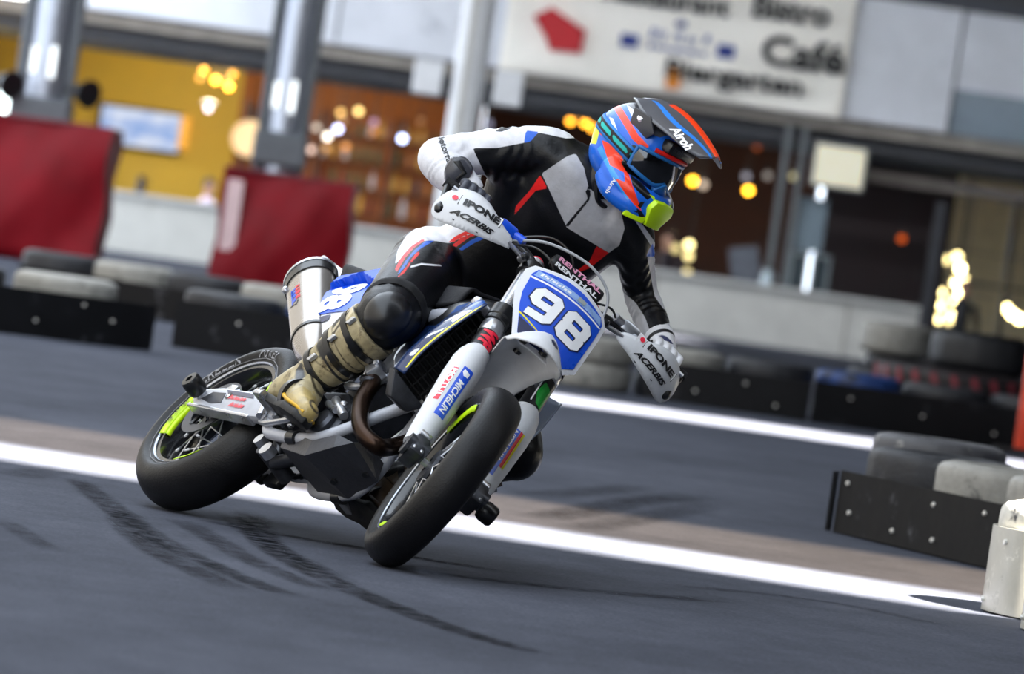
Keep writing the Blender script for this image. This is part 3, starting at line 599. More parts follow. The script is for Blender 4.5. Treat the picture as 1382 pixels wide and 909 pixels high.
M_tw = mat('sunlit_white_tyre', 'c8c4b8', 0.6, vary=0.2, scale=14, bump=0.3, bscale=60, dirt=('3a3a3c', 0.56, 11))  # white puts the sunlight on the top tyres into the colour
M_tb = mat('blue_painted_tyre', '1c3f7c', 0.5, vary=0.3, scale=12, bump=0.3, bscale=60, dirt=('1c1c20', 0.52, 6))
M_tg = mat('grey_tyre', '8e8c86', 0.6, vary=0.2, scale=14, bump=0.3, dirt=('3a3a3c', 0.58, 9))
M_tg2 = mat('highlight_tyre', '4c4c50', 0.6, vary=0.25, scale=14, bump=0.3, dirt=('b8b6b0', 0.58, 12))  # pale blotches put the tyre's top highlights into its colour
TM = {}
def tyre(x, y, z, r, h, m, label, group, rz=0.0, name='tyre'):
    k = (r, h, m.name)
    if k not in TM:
        me = tyre_mesh(r, h); me.materials.append(m); me.shade_smooth(); TM[k] = me
    o = bpy.data.objects.new(name, TM[k]); COL.objects.link(o); o.location = (x, y, z); o.rotation_euler = (0, 0, rz or random.uniform(0, 6)); return tag(o, label, 'tyre', group)
M_belt = mat('black_belt_plastic', '0f0f12', 0.6, spec=0.2, vary=0.3, scale=5, dirt=('4c4c50', 0.60, 5), bump=0.1, bscale=20)
M_beltw = mat('milky_belt_plastic', 'b8b4a8', 0.3, vary=0.15, scale=5, dirt=('e4e0d4', 0.58, 14), coat=0.3)
M_bolt = mat('zinc_bolt', 'e8e6e0', 0.3, metal=0.3, vary=0.05)
def belt(pts, h, material, label, bolts=(), th=0.012, nm='barrier_belt', grp=None):
    P = np.asarray(pts, float); T = np.gradient(P, axis=0); V = []; n = len(P)
    for i in range(n):
        s = nrm([-T[i][1], T[i][0]])*th
        for z in (0.006, h): V += [(P[i][0], P[i][1], z), (P[i][0]+s[0], P[i][1]+s[1], z)]
    F = []
    for i in range(n-1):
        a, b = i*4, i*4+4; F += [(a, b, b+2, a+2), (a+1, a+3, b+3, b+1), (a+2, b+2, b+3, a+3), (a, a+1, b+1, b)]
    F += [(0, 2, 3, 1), ((n-1)*4, (n-1)*4+1, (n-1)*4+3, (n-1)*4+2)]
    m = MB(); m.add(V, F); o = m.build(nm, material, smooth=True); tag(o, label, 'barrier', grp)
    L = np.concatenate([[0], np.cumsum(np.linalg.norm(np.diff(P, axis=0), axis=1))])
    for t, z in bolts:
        q = np.array([np.interp(t*L[-1], L, P[:, k]) for k in (0, 1)]); i = min(n-1, int(t*(n-1))); s = nrm([T[i][1], -T[i][0]])
        MB().lathe([(0.001, 0.010), (0.008, 0.008), (0.010, 0.0), (0.010, -0.004)], (q[0], q[1], z), (s[0], s[1], 0), 8).build('bolt', M_bolt, o)
    return o
TH = 0.18
def stack(x, y, label, group, mats=(None, None), r=0.30, h=TH, tops='upper'):
    for k, m in enumerate(mats): tyre(x, y, k*h + 0.002*k, r, h, m or M_ty, ('lower ' if k == 0 else 'upper ')+label if len(mats) > 1 else label, group)
# far left row
for i, x in enumerate((-3.2, -2.58, -2.36+0.0)):
    if i < 2: stack(x, 34.0+i*0.35, ('tyre of the stack at the left frame edge behind the grey belt', 'tyre with grey paint in the far left barrier beside the gap')[i], 'far left barrier tyres', (M_ty, (M_ty, M_tg)[i]))
for i, x in enumerate((-1.70, -1.08, -0.46)):
    stack(x, 36.3, ('tyre just right of the gap in the far left barrier', 'tyre behind the muffler in the far left barrier', 'tyre hidden mostly by the rider in the far left barrier')[i], 'far left barrier tyres', (M_ty, (M_ty, M_tb, M_ty)[i]))
belt([(-3.7, 33.2), (-2.85, 33.52), (-2.10, 34.1), (-2.04, 34.3)], 0.27, M_belt, 'scuffed grey belt of the far left barrier at the frame edge', [(.3, .2), (.55, .1), (.8, .15), (.7, .22)])
belt([(-2.02, 35.9), (-1.4, 35.85), (-0.8, 35.9), (-0.1, 35.9)], 0.29, M_belt, 'dark belt of the far left barrier behind the rear wheel', [(.2, .2), (.5, .1), (.75, .2)])
for i, x in enumerate((-3.3, -2.75, -2.2, -1.65)):
    y = 43.4-(x+3.3)*0.6
    stack(x, y, 'tyre in the back left row, %s from the left' % ('first', 'second', 'third', 'fourth')[i], 'back left tyre row', (M_ty, (M_ty, M_tg, M_ty, M_tg)[i]))  # grey upper tyres stand in for the highlight along the row's top
belt([(-3.6, 43.2), (-2.6, 42.6), (-1.35, 41.85)], 0.24, M_belt, 'dark belt of the back left tyre row below the red pads')
# far right row, along y = 40.5
cols = [M_tg, M_tg, M_ty, M_tb, M_ty, M_ty, M_tb]
for i in range(7):
    x = 0.55+i*0.62; stack(x, 40.9+i*0.12, 'tyre in the far right barrier, %s from the rider' % ('first', 'second', 'third', 'fourth', 'fifth', 'sixth', 'seventh')[i], 'far right barrier tyres', (M_tg if i < 1 else M_ty, cols[i]))
belt([(0.95, 40.45), (1.3, 40.4), (2.05, 40.4)], 0.27, M_belt, 'dark belt of the far right barrier nearest the rider', [(.15, .18), (.3, .1), (.6, .2), (.8, .08)])
belt([(2.07, 40.3), (3.2, 40.6), (4.6, 41.0)], 0.29, M_belt, 'dark belt of the far right barrier below the red striped tyre', [(.1, .2), (.3, .15), (.5, .1), (.6, .2)])
# pile on the right
M_rs = mat('red_striped_rubber', '1a1316', 0.6, vary=0.2, scale=12)
tyre(2.80, 44.0, 0.0, 0.32, 0.19, M_ty, 'lowest tyre under the grey ring tyre by the wall', 'grey ring stack'); tyre(2.80, 44.0, 0.192, 0.32, 0.19, M_ty, 'middle tyre under the grey ring tyre by the wall', 'grey ring stack')
tyre(2.80, 44.0, 0.50, 0.265, 0.23, M_tg, 'pale grey ring tyre on top of a stack before the sill wall', 'grey ring stack'); tyre(2.80, 44.0, 0.384, 0.2, 0.115, M_ty, 'small tyre directly beneath the pale grey ring tyre', 'grey ring stack')
for i, x in enumerate((2.95, 3.6)):
    for k in range(2): tyre(x, 42.7, k*0.15, 0.31, 0.148, M_ty, ('lower' if k == 0 else 'upper')+' flat tyre carrying the %s half of the red striped tyre' % ('left', 'right')[i], 'pile support tyres')
o = empty('striped_tyre', (3.18, 42.4, 0.305)); tag(o, 'wide black tyre with red painted tread stripes under the truck tyre', 'tyre')
me = tyre_mesh(0.60, 0.17, 64, 0.004); link('carcass', me, M_rs, o)
M_rp = mat('dull_red_paint', '7a2a34', 0.6, vary=0.2)
for i in range(26):
    a = 2*math.pi*i/26; MB().box((0.601*math.cos(a), 0.601*math.sin(a), 0.085), (0.012, 0.045, 0.10), R=Matrix.Rotation(a, 3, 'Z') @ Matrix.Rotation(0.35, 3, 'X')).build('stripe', M_rp, o, smooth=False)
tyre(3.32, 42.6, 0.478, 0.36, 0.27, mat('truck_tyre_rubber', '121317', 0.55, vary=0.3, scale=12, bump=0.3), 'thick black truck tyre on top of the right pile', None, name='truck_tyre')
q = at(1379, 478, 40.0); o = empty('marker_post', (q[0]+0.06, 40.0, 0)); tag(o, 'orange marker post at the right frame edge', 'post')
MB().box((0.03, 0, 0.42), (0.10, 0.1, 0.78), bev=0.02).build('board', mat('orange_red_paint', 'd8401c', 0.5), o, smooth=False); MB().box((0, 0, 0.02), (0.3, 0.3, 0.04), bev=0.01).build('foot', M_blk, o, smooth=False)
# middle barrier
A = np.array([1.335, 23.1]); B = np.array([1.93, 21.62]); dAB = nrm(B-A); nAB = np.array([-dAB[1], dAB[0]])
belt([A + nAB*0.02 + np.array([-0.03, 0.12]), A + np.array([-0.03, 0.02])], 0.235, M_belt, 'narrow black end flap at the left corner of the near barrier')
belt([A, A+dAB*0.5, A+dAB*1.0, B], 0.245, M_belt, 'long black belt with white bolts on the near barrier', [(.05, .2), (.08, .09), (.33, .06), (.53, .19), (.55, .06), (.8, .2)])
for i, (s, m2) in enumerate(((0.26, M_ty), (0.865, M_tg), (1.47, M_tg))):
    c = A + dAB*s + nAB*0.31
    stack(c[0], c[1], 'tyre of the near barrier %s' % ('at its left corner', 'with grey paint in its middle', 'nearest the right frame edge')[i], 'near barrier tyres', (M_ty, m2), r=0.297)
c = A + dAB*0.12 + nAB*0.62
tyre(c[0]-0.16, c[1]+0.42, 0.0, 0.3, TH, M_ty, 'bottom tyre of the rear stack behind the near barrier', 'rear stack of the near barrier'); tyre(c[0]-0.16, c[1]+0.42, 0.182, 0.3, 0.06, M_tb, 'flat blue tyre in the rear stack behind the near barrier', 'rear stack of the near barrier')
tyre(c[0]-0.22, c[1]+0.36, 0.245, 0.265, 0.16, M_tg2, 'pale tyre with painted highlights lying on top of the near barrier', 'rear stack of the near barrier')
c2 = c + np.array([0.62, 0.25])
for k in range(3): tyre(c2[0], c2[1], k*0.182, 0.3, TH, (M_ty, M_ty, M_tb)[k], ('bottom', 'middle', 'top')[k]+' tyre of the tall stack cut by the right frame edge', 'right edge stack')
# nearest stacks, lower right, wrapped in milky plastic
def arc(cx, cy, r, a0, a1, n=14): return [(cx+r*math.cos(a), cy+r*math.sin(a)) for a in np.linspace(a0, a1, n)]
for (cx, cy, lab) in ((1.905, 18.86, 'rear'), (1.965, 18.08, 'front')):
    for k in range(2): tyre(cx, cy, k*0.182, 0.30, TH, (M_ty, M_tw)[k], ('lower ' if k == 0 else 'sunlit white upper ')+'tyre of the %s stack in the lower right corner' % lab, 'lower right stacks')
    belt(arc(cx, cy, 0.318, math.pi*0.55, math.pi*1.75), 0.275, M_beltw, 'scratched milky plastic wrapped around the %s stack in the lower right corner' % lab, [(.25, .22), (.4, .04), (.5, .23)])
# ------------------------------------------------------------------ the motorcycle (x forward, y left, z up; leaned and turned by its root)
HD, LEAN, STEER, BPIT = 0.48459, 0.72753, -0.33804, -0.0085
fwd = np.array([math.sin(HD), -math.cos(HD), 0]); lef = np.array([math.cos(HD), math.sin(HD), 0]); upv = np.array([0, 0, 1.0])
BR = np.stack([fwd, math.cos(LEAN)*lef-math.sin(LEAN)*upv, math.cos(LEAN)*upv+math.sin(LEAN)*lef], 1)
BR = BR @ np.array(Matrix.Rotation(BPIT, 3, 'Y')); BT = np.array([-0.98427, 17.76238, 0.0276])
bike = empty('motorcycle'); tag(bike, 'white and blue supermoto motorcycle number 98 leaned hard into the bend', 'motorcycle')
bike.matrix_world = Matrix.Translation(BT) @ Matrix([list(r) for r in BR]).to_4x4()
RAKE = math.radians(26.5); AX = np.array([-math.sin(RAKE), 0, math.cos(RAKE)]); FR = np.array([math.cos(RAKE), 0, math.sin(RAKE)])
SR = np.array(Matrix.Rotation(STEER, 3, Vector(AX))); SP = np.array([1.10, 0, 0.93])
def st(P): return (np.asarray(P, float)-SP) @ SR.T + SP            # turn with the front end
def b2w(P, steer=False):
    P = np.asarray(P, float); P = st(P) if steer else P; return P @ BR.T + BT
Xl, Yl, Zl = np.eye(3)
M_tyre = mat('slick_rubber', '0e0e11', 0.48, vary=0.25, scale=10, bump=0.15, bscale=180, spec=0.3)
M_let = mat('tyre_lettering', '8c8c90', 0.6, vary=0.2, scale=40)
M_rim = mat('black_rim', '0d0e12', 0.25, vary=0.1, coat=0.4)
M_lip = mat('rim_lip_metal', 'a9afba', 0.25, metal=0.8, vary=0.1)
M_neon = mat('neon_yellow_vinyl', 'c6f000', 0.35, vary=0.04)
M_alu = mat('bare_aluminium', 'c4c6cc', 0.3, metal=0.85, vary=0.15, scale=20)
M_dalu = mat('dark_cast_metal', '4a4c52', 0.42, metal=0.7, vary=0.3, scale=22)
M_blkm = mat('black_metal', '101114', 0.35, vary=0.2, coat=0.2)
M_wht = mat('white_plastic', 'dfe1e7', 0.3, vary=0.05, scale=8, coat=0.2, bump=0.03, bscale=90)
M_gwht = mat('grey_white_plastic', 'd2d4d8', 0.42, vary=0.08, scale=14)
M_frame = mat('frame_grey_paint', 'acafb8', 0.35, vary=0.12, scale=16, coat=0.2)
M_blue = mat('blue_vinyl', '0f50d4', 0.30, vary=0.05, coat=0.12)
M_navy = mat('navy_vinyl', '12224e', 0.3, vary=0.1, coat=0.4)
M_yelv = mat('yellow_vinyl', 'e6dc10', 0.35, vary=0.04)
M_redv = mat('red_vinyl', 'e01838', 0.35, vary=0.04); M_whv = mat('white_vinyl', 'f4f5f8', 0.35, vary=0.03); M_bkv = mat('black_vinyl', '0c0c10', 0.4, vary=0.05); M_grnv = mat('green_vinyl', '12a838', 0.4, vary=0.1)
M_pink = mat('pink_print', 'f0a8c8', 0.4, vary=0.1)
M_hdr = mat('heat_blued_pipe', '34261e', 0.30, metal=0.85, vary=0.45, scale=9)
M_ti = mat('titanium_can', 'aaa49e', 0.26, metal=0.7, vary=0.08, scale=5)
M_carb = mat('black_plate', '3f4046', 0.48, vary=0.25, scale=18, bump=0.15, bscale=90)

def wheel(name, c, R, w, steer, rimw, hubw):
    xf = st if steer else (lambda P: np.asarray(P, float))
    o = empty(name, (0, 0, 0), bike); c = np.array(c, float)
    yy = np.linspace(-1, 1, 25); prof = [(R-w*0.38*(1-math.sqrt(max(0, 1-t*t))), t*w/2) for t in yy]
    prof = [(0.214, -rimw*0.45), (0.222, -rimw*0.52), (0.232, -rimw*0.56), (0.243, -w*0.46)] + prof + [(0.243, w*0.46), (0.232, rimw*0.56), (0.222, rimw*0.52), (0.214, rimw*0.45)]
    MB().lathe(prof, c, Yl, 96, closed=True).xf(xf).build('tyre', M_tyre, o, angle=60)
    rp = [(0.221, -rimw*0.5), (0.205, -rimw*0.49), (0.200, -rimw*0.42), (0.188, -rimw*0.18), (0.186, 0), (0.188, rimw*0.18), (0.200, rimw*0.42), (0.205, rimw*0.49), (0.221, rimw*0.5), (0.215, 0)]
    MB().lathe(rp, c, Yl, 72, closed=True).xf(xf).build('rim', M_rim, o)
    for s in (-1, 1):
        MB().lathe([(0.2185, s*rimw*0.53), (0.2225, s*rimw*0.56), (0.2245, s*rimw*0.53), (0.220, s*rimw*0.49)], c, Yl, 72, closed=True).xf(xf).build('rim_lip', M_lip, o)
    MB().lathe([(0.022, -hubw/2), (0.055, -hubw/2+0.004), (0.058, -hubw/2+0.014), (0.034, -hubw*0.25), (0.032, hubw*0.25), (0.058, hubw/2-0.014), (0.055, hubw/2-0.004), (0.022, hubw/2)], c, Yl, 28, closed=True).xf(xf).build('hub', M_dalu, o)
    m = MB(); nn = MB()
    for k in range(32):
        s = 1 if k % 2 else -1; a = 2*math.pi*k/32; b = a + (0.62 if k % 4 < 2 else -0.62)
        p0 = c + np.array([0.054*math.cos(b), s*(hubw/2-0.01), 0.054*math.sin(b)]); p1 = c + np.array([0.190*math.cos(a), s*0.012, 0.190*math.sin(a)])
        m.tube([p0, p1], 0.0022, 6); nn.tube([p1+(p0-p1)*0.12, p1], 0.0042, 6)
    m.xf(xf).build('spokes', M_alu, o); nn.xf(xf).build('spoke_nipples', M_whv, o)
    return o, xf
def arcband(o, c, r0, r1, y0, y1, a0, a1, material, name, xf, parent):
    t = np.linspace(a0, a1, 24); m = MB(); V, F = [], []
    for a in t:
        V.append(c + np.array([r0*math.cos(a), y0, r0*math.sin(a)])); V.append(c + np.array([r1*math.cos(a), y1, r1*math.sin(a)]))
    for i in range(23): F.append((2*i, 2*i+1, 2*i+3, 2*i+2))
    m.add(V, F); m.xf(xf); q = m.build(name, material, parent); sd = q.modifiers.new('t', 'SOLIDIFY'); sd.thickness = 0.0016; sd.offset = 0; return q
def arctext(s, c, r, y, ang, h, adv, material, xf, parent, name='lettering', nx=-1, up=1, target=None, lift=0.002):
    """letters standing on the right-hand flank of a wheel (normal -y)"""
    for i, ch in enumerate(s):
        if ch == ' ': continue
        a = ang + nx*up*i*adv; rd = np.array([math.cos(a), 0, math.sin(a)]); tn = np.array([math.sin(a), 0, -math.cos(a)])*(-1)
        ey = rd*up; ex_ = np.cross(ey, np.array([0, nx, 0.0]))
        word(name, ch, c + rd*r + np.array([0, y, 0]), ex_, ey, adv*r*0.8, h, material, parent, bold=0.03, fn=xf, lift=lift, target=target)
CR, CF = np.array([0, 0, 0.315]), np.array([1.45, 0, 0.30])
rw, xr = wheel('rear_wheel', CR, 0.315, 0.17, False, 0.128, 0.13); fw, xfw = wheel('front_wheel', CF, 0.30, 0.125, True, 0.09, 0.11)
ident = lambda P: np.asarray(P, float)
for a0, a1 in ((2.95, 3.75), (0.25, 0.75), (5.0, 5.5)):
    arcband(None, CR, 0.200, 0.2190, -0.066, -0.0745, a0, a1, M_neon, 'rim_sticker', ident, rw); arcband(None, CR, 0.194, 0.199, -0.050, -0.066, a0, a1, M_neon, 'rim_sticker', ident, rw)
for a0, a1 in ((1.35, 2.35), (4.4, 5.3)): arcband(None, CF, 0.196, 0.2155, -0.046, -0.0515, a0, a1, M_neon, 'rim_sticker', xfw, fw)
for a0, a1 in ((2.2, 3.0),): arcband(None, CR, 0.187, 0.190, 0.0, -0.02, a0, a1, M_neon, 'rim_inner_sticker', ident, rw)
RT = [c_ for c_ in rw.children if c_.name.startswith('tyre')][0].data
def sidew(s, ang, up=1): arctext(s, CR, 0.249, -0.084, ang, 0.024, 0.105, M_let, ident, rw, up=up, target=RT, lift=0.0015)
sidew('MICHELIN', 2.95); sidew('POWER', 1.78)
arcband(None, CR, 0.2335, 0.2345, -0.0745, -0.0760, 0, 6.28, M_let, 'sidewall_line', ident, rw)
arctext('MICHELIN', CR, 0.209, -0.0755, 3.08, 0.012, 0.06, M_bkv, ident, rw, up=-1)
# discs and calipers
def disc(c, y, r0, r1, xf, parent, name):
    MB().lathe([(r0, y-0.002), (r1, y-0.002), (r1, y+0.002), (r0, y+0.002)], c, Yl, 48, closed=True).xf(xf).build(name, M_dalu, parent)
    m = MB()
    for k in range(6):
        a = k*math.pi/3; m.tube([c+np.array([0.04*math.cos(a), y, 0.04*math.sin(a)]), c+np.array([(r0+0.005)*math.cos(a+.3), y, (r0+0.005)*math.sin(a+.3)])], 0.007, 6)
    m.xf(xf).build(name+'_carrier', M_blkm, parent)
disc(CR, -0.085, 0.075, 0.11, ident, rw, 'rear_disc'); disc(CF, 0.075, 0.115, 0.155, xfw, fw, 'front_disc')
MB().lathe([(0.035, 0.09), (0.1, 0.088), (0.11, 0.085), (0.11, 0.08), (0.035, 0.078)], CR, Yl, 40).build('sprocket', M_dalu, rw)
m = MB(); m.box((0.075, -0.088, 0.36), (0.09, 0.05, 0.06), bev=0.01).box((0.085, -0.105, 0.375), (0.05, 0.03, 0.035), bev=0.006); m.build('rear_caliper', M_alu, bike, angle=30)
m = MB(); m.box((0.06, -0.10, 0.30), (0.05, 0.02, 0.05), bev=0.004); m.tube([(0.05, -0.09, 0.345), (0.16, -0.1, 0.37), (0.3, -0.12, 0.375)], 0.006, 8); m.build('caliper_bracket', M_blkm, bike)
# swingarm
sw = empty('swingarm', (0, 0, 0), bike)
for s in (-1, 1):
    P = [(-0.045, 0.30), (-0.02, 0.345), (0.08, 0.362), (0.30, 0.368), (0.48, 0.385), (0.57, 0.39), (0.59, 0.34), (0.55, 0.285), (0.36, 0.272), (0.12, 0.272), (0.0, 0.275)]
    MB().prism(P, (0, s*0.118, 0), Xl, Zl, 0.036, bev=0.009).build('arm', M_frame, sw, angle=25)
    MB().prism([(0.02, 0.300), (0.05, 0.335), (0.13, 0.340), (0.16, 0.30), (0.1, 0.29)], (0, s*0.1362, 0), Xl, Zl, 0.004, bev=0.0015).build('axle_block', M_dalu, sw, smooth=False)
MB().box((0.50, 0, 0.34), (0.08, 0.2, 0.07), bev=0.015).build('cross_member', M_frame, sw)
MB().box((0.18, -0.1185, 0.273), (0.42, 0.040, 0.012), bev=0.004).build('lower_rib', M_alu, sw, smooth=False)
ry = -0.1375
patch('decal_stripe', [(0.12, 0.352), (0.30, 0.356), (0.32, 0.34), (0.15, 0.338)], (0, ry, 0), Xl, Zl, M_navy, sw, lift=0.001)
marks('red_print', PAT1, (0.235, ry, 0.328), Xl, Zl, 0.11, 0.017, M_redv, sw, lift=0.0016); marks('red_print', PAT1, (0.27, ry, 0.302), Xl, Zl, 0.09, 0.018, M_redv, sw, slant=0.4, lift=0.0012)
patch('round_emblem', [(0.014*math.cos(t), 0.014*math.sin(t)) for t in np.linspace(0, 6.0, 14)], (0.165, ry, 0.331), Xl, Zl, M_bkv, sw, lift=0.0016); patch('round_emblem', [(0.008*math.cos(t), 0.007*math.sin(t)) for t in np.linspace(0, 6.0, 12)], (0.165, ry, 0.331), Xl, Zl, M_whv, sw, lift=0.0022)
for s in (-1, 1):
    m = MB(); m.cyl((0, s*0.13, 0.315), (0, s*0.150, 0.315), 0.018, 16); m.build('rear_axle_nut', M_alu, bike)
    m = MB(); m.lathe([(0.012, 0.145), (0.026, 0.147), (0.031, 0.16), (0.031, 0.195), (0.027, 0.202), (0.012, 0.203), (0.012, 0.19)], (0, 0, 0.315), (0, s, 0), 20, closed=True); m.build('rear_axle_slider', M_blkm, bike)
# chain, linkage, shock
ch = MB(); P = [(0.0, 0.098, 0.205), (0.28, 0.098, 0.25), (0.56, 0.098, 0.295), (0.6, 0.098, 0.33), (0.56, 0.098, 0.365), (0.28, 0.098, 0.40), (0, 0.098, 0.425), (-0.078, 0.098, 0.393), (-0.11, 0.098, 0.315), (-0.078, 0.098, 0.237)]
for i in range(len(P)):
    a, b = np.array(P[i]), np.array(P[(i+1) % len(P)]); n = max(2, int(np.linalg.norm(b-a)/0.016)); d = nrm(b-a)
    for k in range(n): ch.box(a+(b-a)*(k+0.5)/n, (0.013, 0.016 if k % 2 else 0.011, 0.011), R=np.stack([d, Yl, np.cross(d, Yl)], 1))
ch.build('chain', M_blkm, bike, smooth=False)
MB().box((0.33, 0.098, 0.24), (0.1, 0.03, 0.05), bev=0.008).build('chain_guide', M_blkm, bike)
m = MB(); m.tube([(0.42, -0.02, 0.30), (0.52, -0.02, 0.215), (0.62, -0.02, 0.25)], 0.022, 10); m.tube([(0.5, -0.075, 0.22), (0.5, 0.05, 0.22)], 0.026, 12); m.build('shock_linkage', M_dalu, bike)
m = MB(); m.tube([(0.50, -0.07, 0.225), (0.50, -0.105, 0.225)], 0.019, 12); m.tube([(0.58, -0.07, 0.20), (0.58, -0.10, 0.20)], 0.024, 12); m.build('linkage_bolt', M_alu, bike)
m = MB(); m.tube([(0.44, 0, 0.32), (0.36, 0, 0.66)], 0.022, 12); m.build('shock_absorber', M_dalu, bike)
m = MB(); t = np.linspace(0, 14*math.pi, 140); m.tube(np.stack([0.44-0.08*t/t[-1]+0.036*np.cos(t), 0.036*np.sin(t), 0.34+0.28*t/t[-1]], 1), 0.006, 6); m.build('shock_spring', M_blkm, bike)
# frame
fr = MB()
fr.tube(spline([(1.06, 0, 0.86), (1.0, 0, 0.66), (0.93, 0, 0.52)]), 0.027, 14)
for s in (-1, 1):
    fr.tube(spline([(0.945, s*0.012, 0.55), (0.90, s*0.05, 0.44), (0.865, s*0.085, 0.33), (0.80, s*0.105, 0.262), (0.62, s*0.115, 0.242), (0.52, s*0.115, 0.262), (0.46, s*0.115, 0.36), (0.44, s*0.11, 0.55), (0.5, s*0.09, 0.74)]), 0.0185, 12)
    fr.tube(spline([(1.06, s*0.02, 0.84), (0.85, s*0.11, 0.80), (0.62, s*0.115, 0.70), (0.47, s*0.11, 0.52)]), 0.02, 12)
    fr.tube([(0.5, s*0.09, 0.74), (0.05, s*0.07, 0.84)], 0.014, 10); fr.tube([(0.46, s*0.1, 0.52), (0.1, s*0.075, 0.80)], 0.012, 10)
fr.tube(np.array([1.09, 0, 0.80])+np.outer([0, 0.17], AX), 0.033, 16); fr.build('frame', M_frame, bike)
for y in (-0.115, 0.115): MB().tube([(0.70, y, 0.243), (0.745, y, 0.247)], 0.022, 12).build('frame_sleeve', M_blkm, bike)
# engine
en = empty('engine', (0, 0, 0), bike)
MB().prism([(0.48, 0.30), (0.52, 0.25), (0.78, 0.25), (0.84, 0.32), (0.80, 0.42), (0.70, 0.47), (0.55, 0.46), (0.48, 0.40)], (0, 0, 0), Xl, Zl, 0.19, bev=0.02).build('crankcase', M_dalu, en, angle=25)
MB().lathe([(0.001, -0.132), (0.05, -0.131), (0.068, -0.125), (0.074, -0.11), (0.074, -0.08)], (0.60, 0, 0.355), Yl, 28).build('clutch_cover', M_dalu, en)
MB().lathe([(0.001, -0.122), (0.04, -0.12), (0.05, -0.11), (0.05, -0.08)], (0.755, 0, 0.325), Yl, 24).build('ignition_cover', M_dalu, en)
m = MB()
for k in range(8):
    a = k*math.pi/4; m.lathe([(0.001, -0.138), (0.006, -0.136), (0.006, -0.12)], (0.60+0.064*math.cos(a), 0, 0.355+0.064*math.sin(a)), Yl, 8)
m.build('cover_bolts', M_alu, en)
cx = nrm([0.28, 0, 0.96])
MB().prism([(-0.075, 0), (0.075, 0), (0.075, 0.12), (-0.075, 0.12)], (0.70, 0, 0.45), nrm([0.96, 0, -0.28]), cx, 0.15, bev=0.015).build('cylinder', M_dalu, en)
MB().prism([(-0.085, 0.12), (0.085, 0.12), (0.09, 0.2), (0.05, 0.235), (-0.05, 0.235), (-0.09, 0.2)], (0.70, 0, 0.45), nrm([0.96, 0, -0.28]), cx, 0.16, bev=0.012).build('cylinder_head', M_dalu, en, angle=25)
m = MB(); m.tube(spline([(0.70, -0.10, 0.42), (0.76, -0.12, 0.40), (0.83, -0.1, 0.37)]), 0.014, 10); m.tube([(0.72, -0.118, 0.39), (0.80, -0.118, 0.372)], 0.011, 10); m.tube(spline([(0.66, -0.09, 0.5), (0.72, -0.115, 0.47), (0.78, -0.1, 0.50), (0.9, -0.09, 0.6)]), 0.012, 8); m.build('water_hose', M_alu, en)
m = MB()
for p in ((0.73, -0.125, 0.30), (0.66, -0.128, 0.28), (0.80, -0.115, 0.40), (0.82, -0.10, 0.46), (0.72, -0.1, 0.52)): m.ball(p, 0.012, 8, 6)
m.build('case_bolts', M_alu, en)
# exhaust
m = MB(); m.tube(spline([(0.82, 0.03, 0.62), (0.93, 0.05, 0.545), (0.985, 0.035, 0.44), (1.0, -0.005, 0.365), (1.035, -0.05, 0.330), (0.975, -0.09, 0.342), (0.877, -0.11, 0.418), (0.825, -0.115, 0.502), (0.75, -0.125, 0.56), (0.64, -0.135, 0.575), (0.52, -0.155, 0.53)], 10), 0.0255, 16); m.build('header_pipe', M_hdr, bike)
m = MB(); m.box((0.80, -0.125, 0.54), (0.085, 0.05, 0.05), R=Matrix.Rotation(0.5, 3, 'Y'), bev=0.01); m.ball((0.83, -0.15, 0.545), 0.011, 8, 6).ball((0.78, -0.155, 0.565), 0.011, 8, 6); m.build('header_bracket', M_alu, bike, angle=30)
for t in ((0.828, -0.115, 0.49),): MB().lathe([(0.0255, -0.008), (0.029, -0.006), (0.029, 0.006), (0.0255, 0.008)], t, (0.5, 0.12, -0.8), 16, closed=True).build('header_clamp', M_dalu, bike)
mu = empty('muffler', (0, 0, 0), bike); E0, E1 = np.array([0.50, -0.165, 0.505]), np.array([0.02, -0.175, 0.80]); ad = nrm(E1-E0); ml = np.linalg.norm(E1-E0)
mm = MB(); mx_, my_, _ = frame(ad, (0, 1, 0)); rr = []; tt = np.linspace(0, 2*math.pi, 36, endpoint=False)
mw = nrm(np.cross(ad, Yl)); 
def oval(h, a, b): return E0 + ad*h + np.outer(np.cos(tt), Yl)*a + np.outer(np.sin(tt), mw)*b
mm.rings([oval(h, a, b) for h, a, b in ((-0.02, 0.025, 0.025), (0.0, 0.036, 0.038), (0.05, 0.05, 0.056), (0.13, 0.057, 0.066))]); mm.build('inlet_cone', M_ti, mu)
mm = MB(); mm.rings([oval(0.13, 0.058, 0.067), oval(ml-0.06, 0.062, 0.080)]); can = mm.build('can', M_ti, mu)
mm = MB(); mm.rings([oval(0.125, 0.060, 0.069), oval(0.14, 0.060, 0.069)]); mm.build('inlet_strap', M_blkm, mu)
mm = MB(); mm.rings([oval(ml-0.065, 0.066, 0.084), oval(ml-0.02, 0.068, 0.087)]); mm.build('end_cap', M_blkm, mu)
mm = MB(); mm.rings([oval(ml-0.022, 0.070, 0.089), oval(ml-0.008, 0.070, 0.089)]); mm.build('end_cap_rim', M_alu, mu)
mm = MB(); mm.rings([oval(ml-0.008, 0.05, 0.068), oval(ml+0.004, 0.028, 0.03)]); mm.build('outlet', M_blkm, mu)
MB().ball(E0+ad*(ml-0.13)+mw*0.0+np.array([-0.02, -0.065, -0.045]), 0.012, 8, 6).build('can_bolt', M_alu, mu)
on = E0 + ad*(ml-0.16) + np.array([0.03, -0.05, -0.04]); nv = nrm([0.75, -0.5, -0.45]); eyd = ad; exd = np.cross(eyd, nv)
